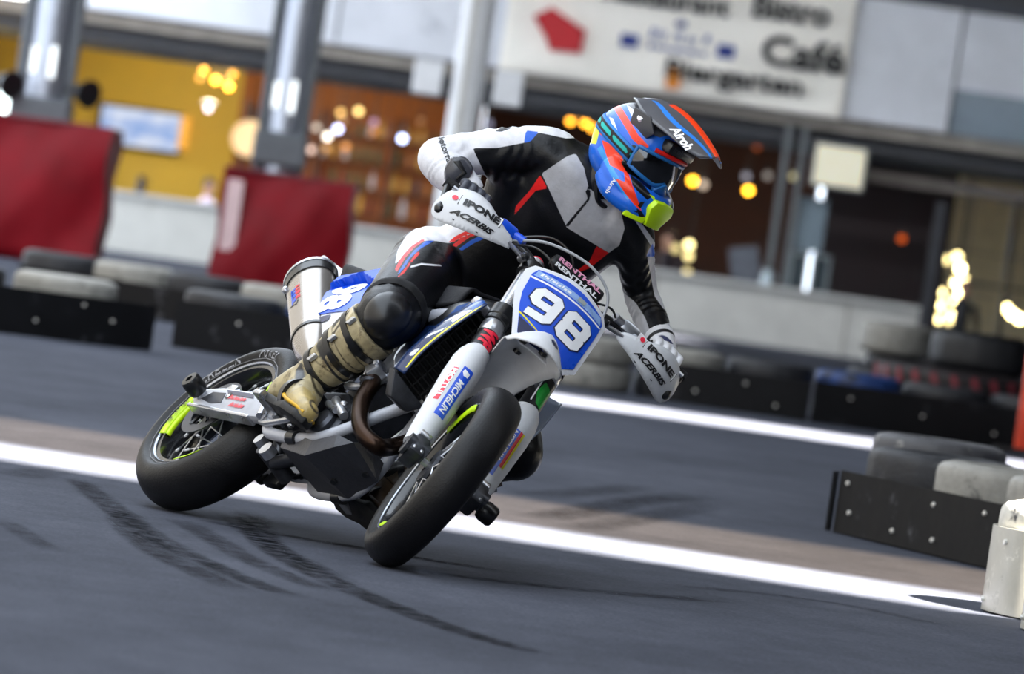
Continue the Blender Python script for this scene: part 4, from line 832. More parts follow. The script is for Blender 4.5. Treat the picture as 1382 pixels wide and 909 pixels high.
for k_, (da, wd_) in enumerate(((-0.055, .010), (-0.036, .010), (-0.014, .020), (0.016, .020))):
    patch('logo_block', [(-wd_/2, -.009), (wd_/2, -.009), (wd_/2, .009), (-wd_/2, .009)], on + exd*0.018 - ad*(da), -ad, exd, M_redv, mu, target=can.data, lift=0.0012)
    patch('logo_block', [(-wd_/2, -.009), (wd_/2, -.009), (wd_/2, .009), (-wd_/2, .009)], on - exd*0.012 - ad*(da+0.006), -ad, exd, M_blue, mu, target=can.data, lift=0.0012)
patch('logo_line', [(-.06, -.002), (.04, -.002), (.04, .002), (-.06, .002)], on - exd*0.03, -ad, exd, M_blue, mu, target=can.data, lift=0.0012)
patch('logo_tail', [(.034, -.03), (.062, .004), (.036, .012), (.036, .008), (.055, .002), (.031, -.026)], on, -ad, exd, M_bkv, mu, target=can.data, lift=0.0012)
# bodywork behind
def shell(name, rows, material, parent, th=0.004, fn=None):
    V = np.array(rows, float); a, b = V.shape[:2]; m = MB(); F = []
    for i in range(a-1):
        for j in range(b-1): F.append((i*b+j, i*b+j+1, (i+1)*b+j+1, (i+1)*b+j))
    m.add(V.reshape(-1, 3), F)
    if fn: m.xf(fn)
    o = m.build(name, material, parent); sd = o.modifiers.new('t', 'SOLIDIFY'); sd.thickness = th; sd.offset = 0; return o
def grid(rows, n=8, k=6):
    """smooth a coarse net of points into a fine one"""
    R = [spline(r, n) for r in rows]; R = np.array(R); out = np.array([spline(R[:, j], k) for j in range(R.shape[1])]); return out.transpose(1, 0, 2)
sp_old = [[(0.06, -0.09, 0.88), (0.16, -0.105, 0.885), (0.30, -0.11, 0.86), (0.42, -0.115, 0.80)],
      [(0.04, -0.125, 0.80), (0.16, -0.14, 0.79), (0.30, -0.145, 0.76), (0.44, -0.14, 0.70)],
      [(0.11, -0.13, 0.68), (0.20, -0.15, 0.665), (0.32, -0.15, 0.64), (0.45, -0.14, 0.61)],
      [(0.22, -0.12, 0.60), (0.28, -0.135, 0.575), (0.36, -0.135, 0.555), (0.46, -0.13, 0.54)]]
sp = [[(0.33, -0.155, 0.835), (0.235, -0.188, 0.745), (0.255, -0.192, 0.66), (0.30, -0.185, 0.575)], [(0.42, -0.16, 0.82), (0.36, -0.197, 0.72), (0.37, -0.202, 0.63), (0.40, -0.188, 0.535)], [(0.56, -0.15, 0.80), (0.52, -0.18, 0.70), (0.53, -0.185, 0.61), (0.56, -0.175, 0.52)]]
G = grid(sp); spn = shell('side_panel', G, M_wht, bike, 0.005)
X = verts(spn.data)
so = np.array([0.37, -0.200, 0.705]); sxd = nrm([0.45, 0, -0.88]); syd = nrm(np.cross(nrm([0.1, -1, 0.02]), sxd))
def sq(pts): return [tuple(p) for p in pts]
patch('number_field', [(-.14, -.06), (-.06, -.11), (.06, -.085), (.07, .14), (-.13, .14)], so, sxd, syd, M_blue, spn, target=spn.data, lift=0.006)
word('number', '98', so-sxd*0.03, sxd, syd, 0.17, 0.13, M_whv, spn, bold=0.05, target=spn.data, cuts=3, lift=0.008)
patch('yellow_flash', [(.075, -.085), (.13, -.055), (.11, -.02), (.075, -.03)], so, sxd, syd, M_yelv, spn, target=spn.data, lift=0.006)
patch('navy_flash', [(.075, -.028), (.11, -.015), (.10, .03), (.075, .03)], so, sxd, syd, M_navy, spn, target=spn.data, lift=0.006)
spl = [[(x, -y, z) for x, y, z in r] for r in sp]; shell('side_panel', grid(spl), M_wht, bike, 0.005)
tl = [[(-0.34, -0.07, 0.985), (-0.1, -0.09, 0.90), (0.1, -0.10, 0.88), (0.3, -0.1, 0.87)], [(-0.37, -0.05, 1.005), (-0.1, -0.07, 0.94), (0.1, -0.08, 0.92), (0.3, -0.08, 0.90)], [(-0.38, 0.0, 1.01), (-0.1, 0, 0.955), (0.1, 0, 0.935), (0.3, 0, 0.91)], [(-0.37, 0.05, 1.005), (-0.1, 0.07, 0.94), (0.1, 0.08, 0.92), (0.3, 0.08, 0.90)], [(-0.34, 0.07, 0.985), (-0.1, 0.09, 0.90), (0.1, 0.10, 0.88), (0.3, 0.1, 0.87)]]
tf = shell('rear_fender', grid(tl), M_wht, bike, 0.005)
patch('blue_flash', [(-.03, -.07), (.22, -.085), (.24, .0), (0.02, .03)], (0, 0, 1.0), Xl, Yl, M_blue, tf, target=tf.data, lift=0.005); patch('yellow_flash', [(.10, -.05), (.26, -.085), (.24, -.03)], (0, 0, 1.0), Xl, Yl, M_yelv, tf, target=tf.data, lift=0.0065)
st_ = [[(x, y, z) for x, z in ((0.0, 0.945-abs(y)*.2), (0.25, 0.915-abs(y)*.15), (0.5, 0.905-abs(y)*.15), (0.72, 0.93-abs(y)*.3), (0.86, 0.96-abs(y)*.5))] for y in (-0.12, -0.09, 0, 0.09, 0.12)]
st_ = [[(0.0, -.1, .88), (.25, -.125, .82), (.5, -.125, .80), (.72, -.13, .80), (.86, -.12, .84)]] + st_ + [[(0.0, .1, .88), (.25, .125, .82), (.5, .125, .80), (.72, .13, .80), (.86, .12, .84)]]
shell('seat', grid(st_), mat('seat_cover', '0c0e16', 0.7, vary=0.15, bump=0.2, bscale=160), bike, 0.01)
tk = MB(); tk.rings([np.array([(x, w*math.cos(a), z+h*math.sin(a)) for a in np.linspace(0, 2*math.pi, 20, endpoint=False)]) for x, w, z, h in ((0.68, 0.06, 0.80, 0.06), (0.74, 0.115, 0.80, 0.11), (0.86, 0.13, 0.80, 0.14), (0.97, 0.11, 0.82, 0.12), (1.02, 0.06, 0.84, 0.07))]); tk.build('fuel_tank', M_blkm, bike)
# radiator shrouds and radiators
for s in (-1, 1):
    rows = [[(1.135, s*0.165, 0.815), (1.12, s*0.180, 0.70), (1.09, s*0.178, 0.60), (1.065, s*0.160, 0.515)],
            [(1.08, s*0.168, 0.825), (1.05, s*0.185, 0.70), (1.02, s*0.183, 0.60), (1.00, s*0.165, 0.525)],
            [(0.90, s*0.125, 0.83), (0.90, s*0.125, 0.70), (0.89, s*0.125, 0.61), (0.90, s*0.125, 0.555)],
            [(0.74, s*0.10, 0.80), (0.74, s*0.10, 0.70), (0.76, s*0.10, 0.63), (0.82, s*0.105, 0.59)]]
    if s > 0: rows = [[(x, y*1.30, z) for x, y, z in r] for r in rows]
    G = grid(rows); o = shell('radiator_shroud', G, None, bike, 0.005)
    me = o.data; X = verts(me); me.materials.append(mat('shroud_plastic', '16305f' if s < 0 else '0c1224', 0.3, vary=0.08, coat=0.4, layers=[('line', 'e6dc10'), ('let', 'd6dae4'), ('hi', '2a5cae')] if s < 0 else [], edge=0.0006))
    if s < 0:
        # coordinates along the front edge
        na, nb = G.shape[:2]; U = np.repeat(np.linspace(0, 1, na), nb); Vv = np.tile(np.linspace(0, 1, nb), na)
        d = np.minimum(0.085-U, U-0.035)*0.30; attr(me, 'line', np.minimum(d, np.minimum(Vv-0.04, 0.93-Vv)*0.3))
        Q = np.stack([Vv*0.30, U*0.42], 1)
        le = np.maximum.reduce([sdf(q, Q) for q in ([(0.03, 0.045), (0.10, 0.045), (0.075, 0.10), (0.05, 0.10)], [(0.11, 0.045), (0.125, 0.045), (0.18, 0.11), (0.15, 0.11)], [(0.20, 0.045), (0.235, 0.045), (0.24, 0.09), (0.215, 0.09)], [(0.06, 0.10), (0.09, 0.10), (0.10, 0.14), (0.08, 0.14)])]); attr(me, 'let', le)
        attr(me, 'hi', (0.10-Q[:, 0])*0 + sdf([(-0.02, 0.04), (0.035, 0.04), (0.02, 0.5), (-0.02, 0.5)], Q))
    r = empty('radiator', (0, 0, 0), bike); cxr = np.array([1.02, s*0.105, 0.665]); tz = nrm([0.12, 0, 1]); tx = nrm(np.cross(np.array([0, 1.0, 0]), tz))
    Rm = np.stack([tx, Yl, tz], 1); MB().box(cxr, (0.035, 0.115, 0.30), R=Rm, bev=0.004).build('core', M_blkm, r, smooth=False)
    fm = MB()
    for k in range(15): fm.box(cxr + tz*(-0.135+k*0.0193) + tx*0.026, (0.02, 0.118, 0.004), R=Rm @ np.array(Matrix.Rotation(0.5, 3, 'Y')))
    for k in range(3): fm.box(cxr + Yl*(-0.04+k*0.04) + tx*0.03, (0.006, 0.005, 0.29), R=Rm)
    fm.build('guard_louvres', mat('louvre_black', '08080a', 0.6), r, smooth=False)
    MB().prism([(-0.075, 0), (0.075, 0), (0.05, -0.05), (-0.02, -0.06)], cxr - tz*0.15 + tx*0.012, Yl*(-s), tz, 0.05, bev=0.008).build('lower_tank', M_dalu, r, angle=25)
    MB().box(cxr + tz*0.165, (0.045, 0.12, 0.03), R=Rm, bev=0.008).build('upper_tank', M_alu, r)
# skid plate
sk = empty('skid_plate', (0, 0, 0), bike)
SKP = np.array([(0.66, -0.10, 0.212), (0.858, -0.108, 0.196), (0.941, -0.098, 0.255), (0.968, -0.075, 0.303), (0.930, -0.03, 0.347), (0.904, 0.06, 0.356), (0.90, 0.09, 0.309), (0.80, 0.105, 0.238), (0.606, 0.115, 0.236), (0.64, -0.118, 0.262), (0.85, -0.122, 0.245), (0.925, -0.112, 0.292)])
skm = MB(); skm.add(SKP, [(0, 1, 7, 8), (1, 2, 6, 7), (2, 3, 4, 5, 6), (0, 9, 10, 1), (1, 10, 11, 2), (2, 11, 3)]); o = skm.build('plate', M_carb, sk, smooth=False)
sd = o.modifiers.new('t', 'SOLIDIFY'); sd.thickness = 0.005; sd.offset = -1; bv_ = o.modifiers.new('b', 'BEVEL'); bv_.width = 0.004; bv_.segments = 2
for p in ((0.905, -0.05, 0.267), (0.905, 0.045, 0.290), (0.84, 0.02, 0.222)): MB().lathe([(0.001, 0.004), (0.009, 0.003), (0.011, -0.004)], p, (0.5, 0, -0.86) if p[0] > 0.8 else (0, 0, -1), 12).build('recessed_bolt', M_blkm, sk)
# pegs, brake pedal
for s in (-1, 1):
    m = MB(); m.box((0.58, s*0.20, 0.285), (0.05, 0.09, 0.016), bev=0.004)
    for k in range(5): m.box((0.558+k*0.011, s*0.20, 0.296), (0.004, 0.085, 0.008))
    m.tube([(0.58, s*0.11, 0.288), (0.58, s*0.16, 0.285)], 0.012, 8); m.build('foot_peg', M_alu, bike, smooth=False)
m = MB(); m.tube(spline([(0.47, -0.125, 0.27), (0.56, -0.145, 0.255), (0.66, -0.15, 0.275), (0.72, -0.155, 0.29)]), 0.009, 8); m.box((0.735, -0.165, 0.295), (0.035, 0.05, 0.012), bev=0.004); m.build('brake_pedal', M_alu, bike)
m = MB(); m.tube(spline([(0.44, -0.13, 0.40), (0.46, -0.15, 0.33), (0.50, -0.15, 0.27)]), 0.014, 8); m.box((0.47, -0.135, 0.36), (0.03, 0.03, 0.09), bev=0.006); m.build('rear_master_cylinder', M_alu, bike)
m = MB(); m.tube(spline([(0.52, 0.125, 0.30), (0.62, 0.15, 0.29), (0.70, 0.16, 0.30)]), 0.008, 8); m.build('gear_lever', M_alu, bike)

# ---------------- front end (turned about the steering axis)
for s, gc in ((-1, 'r'), (1, 'l')):
    fl = empty('fork_leg', (0, 0, 0), bike); A0 = np.array([1.415, s*0.105, 0.30])
    p = lambda h, dx=0, dy=0: A0 + AX*h + FR*dx + Yl*dy
    MB().tube([p(0.02), p(0.45)], 0.024, 16).xf(st).build('inner_tube', M_alu, fl)
    m = MB(); m.tube([p(0.34), p(0.53)], 0.0335, 24); bt = m.xf(st).build('outer_tube', M_bkv, fl)
    MB().lathe([(0.0335, 0.525), (0.036, 0.53), (0.036, 0.565), (0.0335, 0.57)], A0, AX, 24, closed=True).xf(st).build('collar', M_alu, fl)
    m = MB(); m.lathe([(0.031, 0.57), (0.038, 0.573), (0.038, 0.588), (0.034, 0.592), (0.038, 0.596), (0.038, 0.612), (0.031, 0.615)], A0, AX, 24, closed=True); m.xf(st).build('dust_seal', M_blkm, fl)
    MB().tube([p(0.61), p(0.86)], 0.0265, 20).xf(st).build('upper_tube', M_alu, fl)
    MB().lathe([(0.001, 0.875), (0.018, 0.873), (0.026, 0.862), (0.026, 0.85)], A0, AX, 20).xf(st).build('fork_cap', M_redv, fl)
    # guard: a shell wrapped round the leg, widening upward
    rr = []
    gk = 1.0 if s < 0 else 0.88
    for h, a, b in ((0.035, 0.036, 0.036), (0.08, 0.040, 0.043), (0.20, 0.046, 0.050), (0.32, 0.051, 0.055), (0.39, 0.050, 0.055), (0.425, 0.044, 0.052), (0.447, 0.034, 0.044)):
        t = np.linspace(0, 2*math.pi, 28, endpoint=False); ca, sa = np.cos(t), np.sin(t)
        q = p(h*gk, 0.0, s*0.004) + np.outer(ca, Yl)*a + np.outer(np.where(sa > 0, sa*b, sa*0.034), FR) + np.outer(np.where(sa > 0, sa*0.0, 0), AX); rr.append(q)
    gm = MB(); gm.rings(rr); gd = gm.build('fork_guard', M_gwht, fl, angle=60); plain = gd.data.copy(); gd.data.transform(Matrix.Identity(4))
    gb = MB(); gb.lathe([(0.0365, 0.452*gk), (0.04, 0.447*gk), (0.0365, 0.440*gk)], A0, AX, 20, closed=True); gb.xf(st).build('guard_hem', M_gwht, fl)
    tgt = plain
    me = gd.data; Xg = st(verts(me)); me.vertices.foreach_set('co', Xg.astype(np.float32).ravel()); me.update()
    oo = p(0.235*(1 if s < 0 else 0.86), 0.0, 0.004*s)
    e1 = -AX if s < 0 else AX; e2 = np.cross(FR, e1)
    if s < 0:
        patch('sticker', [(-.10, -.016), (.10, -.016), (.10, .018), (-.10, .018)], oo + e2*0.002, e1, e2, M_blue, fl, target=tgt, fn=st, lift=0.0012); word('lettering', 'MICHELIN', oo + e2*0.003 + e1*0.018, e1, e2, 0.135, 0.021, M_whv, fl, bold=0.03, shear=0.15, target=tgt, fn=st, cuts=2, lift=0.002)
        patch('sticker', [(-.085, -.03), (.05, -.03), (.05, -.018), (-.085, -.018)], oo - e2*0.006, e1, e2, M_redv, fl, target=tgt, fn=st, lift=0.0012); word('lettering', 'MOTUL', oo - e2*0.030 - e1*0.02, e1, e2, 0.12, 0.013, M_whv, fl, bold=0.03, target=tgt, fn=st, cuts=2, lift=0.002)
        patch('mascot_mark', [(-.012, -.010), (.0, -.012), (.012, -.004), (.010, .010), (-.006, .011)], oo - e1*0.078 + e2*0.002, e1, e2, M_whv, fl, target=tgt, fn=st, lift=0.002)
    else:
        patch('sticker', [(-.10, -.004), (.085, -.004), (.085, .024), (-.10, .024)], oo - e1*0.01, e1, e2, M_blue, fl, target=tgt, fn=st, lift=0.0012); word('lettering', 'MICHELIN', oo + e2*0.010 + e1*0.008, e1, e2, 0.125, 0.018, M_whv, fl, bold=0.03, shear=0.15, target=tgt, fn=st, cuts=2, lift=0.002)
        patch('sticker', [(-.06, -.014), (.085, -.014), (.085, -.005), (-.06, -.005)], oo - e1*0.01, e1, e2, M_redv, fl, target=tgt, fn=st, lift=0.0012); patch('sticker', [(-.06, -.021), (.085, -.021), (.085, -.015), (-.06, -.015)], oo - e1*0.01, e1, e2, M_yelv, fl, target=tgt, fn=st, lift=0.0012)
    # sticker on the dark tube
    ot = MB().tube([p(0.34), p(0.53)], 0.0335, 24).mesh()
    if s < 0: word('lettering', 'WP', p(0.487), -AX, np.cross(FR, -AX), 0.075, 0.05, M_redv, fl, bold=0.06, shear=0.2, target=ot, fn=st, cuts=3, lift=0.0015)
    else:
        patch('green_sticker', [(-.045, -.024), (.03, -.028), (.045, .004), (.0, .012), (-.04, -.002)], p(0.455), AX, np.cross(FR, AX), M_grnv, fl, target=ot, fn=st, lift=0.0012); patch('pale_stripe', [(-.06, .012), (.06, .012), (.06, .016), (-.06, .016)], p(0.475), AX, np.cross(FR, AX), M_whv, fl, target=ot, fn=st, lift=0.0014)
    # axle clamp and slider
    m = MB(); m.box(p(0.0, 0.022, 0), (0.085, 0.05, 0.07), R=np.stack([FR, Yl, AX], 1), bev=0.012); m.tube([p(0, 0.035, -s*0.03), p(0, 0.035, s*0.035)], 0.03, 18); m.xf(st).build('axle_clamp', M_dalu, fl, angle=30)
    m = MB(); m.box(p(0.045, 0.048, 0), (0.018, 0.04, 0.02), R=np.stack([FR, Yl, AX], 1), bev=0.004); m.xf(st).build('clamp_lug', M_alu, fl)
    for dy_ in (0.012, -0.012): MB().ball(p(-0.02, 0.06, dy_), 0.007, 8, 6).xf(st).build('clamp_bolt', M_alu, fl)
    a0 = np.array([1.45, 0, 0.30])
    if s > 0: MB().lathe([(0.012, 0.135), (0.026, 0.137), (0.031, 0.15), (0.031, 0.178), (0.026, 0.186), (0.012, 0.187), (0.012, 0.17)], a0, (0, s, 0), 20, closed=True).xf(st).build('axle_slider', M_blkm, fl)
    else: MB().lathe([(0.013, 0.128), (0.024, 0.13), (0.024, 0.14), (0.014, 0.143)], a0, (0, s, 0), 20, closed=True).xf(st).build('axle_end', M_dalu, fl); 
MB().tube([(1.45, -0.12, 0.30), (1.45, 0.14, 0.30)], 0.012, 12).xf(st).build('front_axle', M_alu, bike)
m = MB(); m.box((1.36, 0.085, 0.42), (0.075, 0.05, 0.13), R=Matrix.Rotation(-0.46, 3, 'Y'), bev=0.012); m.xf(st).build('front_caliper', M_alu, bike, angle=30)
for h, nmn in ((0.62, 'lower_clamp'), (0.82, 'upper_clamp')):
    m = MB(); c0 = np.array([1.415, 0, 0.30]) + AX*h - FR*0.012; m.box(c0, (0.06, 0.19, 0.035), R=np.stack([FR, Yl, AX], 1), bev=0.008)
    for s in (-1, 1): m.tube([c0+FR*0.012+Yl*s*0.105-AX*0.018, c0+FR*0.012+Yl*s*0.105+AX*0.018], 0.037, 20)
    m.xf(st).build(nmn, M_blkm, bike, angle=30)
# fender: arched shell over the tyre with a beaked nose
def arch(x, zc, w, ze, dn=0.0, n=11):
    y = np.linspace(-1, 1, n); return [(x - 0.02*abs(t)**2*(1 if x > 1.4 else 0), w*t, ze + (zc-ze)*(1-abs(t)**1.7)) for t in y]
fr_ = [arch(1.56, 0.738, 0.075, 0.722), arch(1.535, 0.775, 0.084, 0.722), arch(1.47, 0.808, 0.090, 0.725), arch(1.36, 0.822, 0.090, 0.745), arch(1.22, 0.785, 0.074, 0.728), arch(1.10, 0.72, 0.058, 0.675), arch(1.00, 0.63, 0.055, 0.59)]
FN = np.array([spline(np.array(fr_)[:, j], 6) for j in range(11)]).transpose(1, 0, 2)
fd = shell('front_fender', FN, M_gwht, bike, 0.005, fn=st)
FNr = MB(); a, b = FN.shape[:2]; FNr.add(FN.reshape(-1, 3), [(i*b+j, i*b+j+1, (i+1)*b+j+1, (i+1)*b+j) for i in range(a-1) for j in range(b-1)]); fmesh = FNr.mesh()
on = np.array([1.55, 0.015, 0.79]); nn_ = nrm([0.85, 0, 0.5]); exn = Yl; eyn = np.cross(nn_, exn)
t = np.linspace(0.5, 5.8, 16); ring = np.concatenate([np.stack([0.017*np.cos(t), 0.012*np.sin(t)], 1), np.stack([0.0125*np.cos(t), 0.0085*np.sin(t)], 1)[::-1]])
patch('emblem', ring, on, exn, eyn, M_navy, fd, target=fmesh, lift=0.005, fn=st); word('emblem_crown', 'H', on, exn, eyn, 0.018, 0.011, M_navy, fd, bold=0.02, target=fmesh, lift=0.005, fn=st)
for p in ((1.32, -0.035, 0.790), (1.33, 0.03, 0.795), (1.24, -0.02, 0.778)):
    MB().lathe([(0.004, -0.012), (0.012, -0.010), (0.013, 0.0)], p, (0.25, 0, 1), 12).xf(st).build('fender_bolt', M_blkm, bike)
# number plate
PC = np.array([1.255, 0.012, 0.925])
def pl(pts): return [(a, b) for a, b in pts]
outl = [(-.150, .095), (-.132, .122), (-.03, .146), (.03, .146), (.112, .132), (.138, .105), (.140, .06), (.134, -.105), (.10, -.150), (.05, -.165), (-.05, -.165), (-.085, -.150), (-.128, -.04), (-.142, .0)]
npl = empty('number_plate', (0, 0, 0), bike)
def bendp(P): # the plate curves back at both sides
    P = np.asarray(P, float); y = P[:, 1]-PC[1]; return st(P - np.outer(1.6*y*y, FR))
from_o = PC; m = MB()
def flatpatch(name, poly, material, off, th=0.0, sub=3):
    Pp = np.asarray(poly, float); bm = bmesh.new(); bm.faces.new([bm.verts.new((p[0], p[1], 0)) for p in (Pp if area2(Pp) > 0 else Pp[::-1])]); bmesh.ops.triangulate(bm, faces=bm.faces[:])
    for _ in range(sub):
        es = [e for e in bm.edges if e.calc_length() > 0.025]
        if es: bmesh.ops.subdivide_edges(bm, edges=es, cuts=1); bmesh.ops.triangulate(bm, faces=bm.faces[:])
    bm.verts.index_update(); V = np.array([v.co[:2] for v in bm.verts]); F = [[v.index for v in f.verts] for f in bm.faces]; bm.free()
    o = decal(name, V, F, PC, Yl, AX, material, npl, lift=off, fn=bendp)
    if th: sd = o.modifiers.new('t', 'SOLIDIFY'); sd.thickness = th; sd.offset = -1
    return o
flatpatch('plate', outl, M_wht, 0.0, 0.006)
inn = [(-.128, .088), (-.118, .112), (-.03, .130), (.03, .130), (.108, .118), (.124, .10), (.126, .06), (.121, -.10), (.09, -.135), (.045, -.15), (-.045, -.15), (-.075, -.138), (-.113, -.035), (-.124, .01)]
flatpatch('blue_field', inn, M_blue, 0.0015)
flatpatch('navy_foot', [(-.095, -.08), (-.03, -.10), (.02, -.15), (-.045, -.15), (-.075, -.138)], M_navy, 0.0022); flatpatch('yellow_line', [(-.104, -.062), (-.02, -.096), (-.02, -.101), (-.102, -.069)], M_yelv, 0.0026)
flatpatch('white_band', [(-.126, .072), (.122, .082), (.123, .088), (-.127, .079)], M_whv, 0.0024); flatpatch('pale_header', [(-.122, .085), (.120, .093), (.108, .115), (-.116, .108)], mat('pale_blue_vinyl', '8fb2e8', 0.3, vary=0.2, scale=30, coat=0.4), 0.0022)
def ribbon(path, w, closed=False):
    P = np.asarray(path, float); n = len(P); L_, R_ = [], []
    for i in range(n):
        a_ = P[i]-P[i-1] if (closed or i > 0) else P[i+1]-P[i]; b_ = P[(i+1) % n]-P[i] if (closed or i < n-1) else a_
        a_, b_ = nrm(a_), nrm(b_); t_ = nrm(a_+b_); k_ = 1/max(0.5, t_ @ a_); nn2 = np.array([-t_[1], t_[0]])*k_*w/2; L_.append(P[i]+nn2); R_.append(P[i]-nn2)
    F_ = [(i, (i+1) % n, n+(i+1) % n, n+i) for i in range(n if closed else n-1)]; return np.array(L_+R_), F_
def numeral(ch, cx_, cy_, w, h, sw, material, off):
    x, y, c = w/2, h/2, w*0.16; tilt = 0.10
    oct_ = lambda x0, x1, y0, y1: [(x0+c, y0), (x1-c, y0), (x1, y0+c), (x1, y1-c), (x1-c, y1), (x0+c, y1), (x0, y1-c), (x0, y0+c)]
    parts = [ribbon(oct_(-x, x, 0, y), sw, True)] + ([ribbon(oct_(-x, x, -y, 0), sw, True)] if ch == '8' else [ribbon([(x, c), (x, -y+c), (x-c, -y), (-x, -y)], sw)])
    for V, F in parts:
        V = V.copy(); V[:, 0] += V[:, 1]*tilt
        decal('number', V + np.array([cx_, cy_]), F, PC, Yl, AX, material, npl, lift=off, fn=bendp)
for ch, cx_ in (('9', -0.053), ('8', 0.058)):
    numeral(ch, cx_, -0.002, 0.066, 0.092, 0.036, M_navy, 0.003); numeral(ch, cx_, -0.002, 0.066, 0.092, 0.028, M_whv, 0.0038)
marks('header_print', PAT1, PC+Yl*-0.055+AX*0.099, Yl, AX, 0.10, 0.012, M_whv, npl, lift=0.0032, fn=bendp)
flatpatch('timing_chip', [(.018, .094), (.045, .095), (.047, .110), (.020, .110)], mat('chip_grey', '9aa2a0', 0.4), 0.0045)
for s in (-1, 1): MB().tube([PC+Yl*s*0.11-FR*0.03+AX*0.03, PC+Yl*s*0.105-FR*0.11+AX*0.03], 0.012, 8).xf(st).build('plate_strap', M_blkm, npl)
# handlebar, pad, controls
hb = empty('handlebar', (0, 0, 0), bike)
BARP = spline([(0.965, -0.45, 1.108), (0.985, -0.27, 1.105), (1.045, -0.14, 1.07), (1.06, -0.09, 1.05), (1.06, 0.09, 1.05), (1.045, 0.14, 1.07), (0.985, 0.27, 1.105), (0.965, 0.45, 1.108)], 8)
MB().tube(BARP, 0.0125, 12).xf(st).build('bar', M_blkm, hb)
for s in (-1, 1):
    MB().tube([(1.055, s*0.05, 1.03), (1.06, s*0.05, 1.06)], 0.022, 12).xf(st).build('bar_clamp', M_alu, hb)
    m = MB(); m.tube([(0.983, s*0.30, 1.105), (0.965, s*0.45, 1.108)], 0.017, 14); m.xf(st).build('grip', mat('grip_rubber', '15161a', 0.7, bump=0.4, bscale=200), hb)
    m = MB(); m.tube(spline([(1.0, s*0.235, 1.095), (1.05, s*0.27, 1.085), (1.055, s*0.35, 1.085), (1.045, s*0.43, 1.085)]), [0.009, 0.007, 0.006, 0.007], 8); m.xf(st).build('lever', M_alu, hb)
    m = MB(); m.box((1.01, s*0.23, 1.10), (0.045, 0.06, 0.035), bev=0.008); m.tube([(1.01, s*0.215, 1.10), (1.04, s*0.17, 1.095)], 0.014, 10); m.xf(st).build('lever_perch', M_blue if s < 0 else M_alu, hb)
m = MB(); m.box((1.055, 0.012, 1.104), (0.045, 0.185, 0.04), bev=0.012); m.xf(st).build('bar_pad', M_bkv, hb)
for k, (zz, xx) in enumerate(((1.114, 1.0795), (1.095, 1.0795))):
    word('lettering', 'RENTHAL', (xx, 0.012, zz), Yl, Zl, 0.155, 0.0135, (M_pink, M_whv)[k], hb, bold=0.04, fn=st)
cb = MB(); cb.tube(spline([(1.02, -0.20, 1.08), (1.10, -0.12, 1.12), (1.16, 0.0, 1.13), (1.17, 0.09, 1.10), (1.17, 0.125, 1.03), (1.20, 0.11, 0.93)]), 0.0045, 8); cb.xf(st).build('brake_hose', mat('hose_grey', '9a9da2', 0.4, vary=0.1), bike)
for pts in ([(1.01, -0.21, 1.085), (1.07, -0.11, 1.15), (1.08, -0.02, 1.12), (1.03, 0.0, 1.0)], [(1.01, -0.2, 1.07), (1.09, -0.13, 1.09), (1.11, -0.06, 1.06), (1.05, -0.02, 0.95)], [(1.02, 0.2, 1.08), (1.06, 0.14, 1.1), (1.05, 0.06, 1.05), (1.0, 0.03, 0.95)]):
    MB().tube(spline([p for p in pts]), 0.0035, 8).xf(st).build('control_cable', M_blkm, bike)
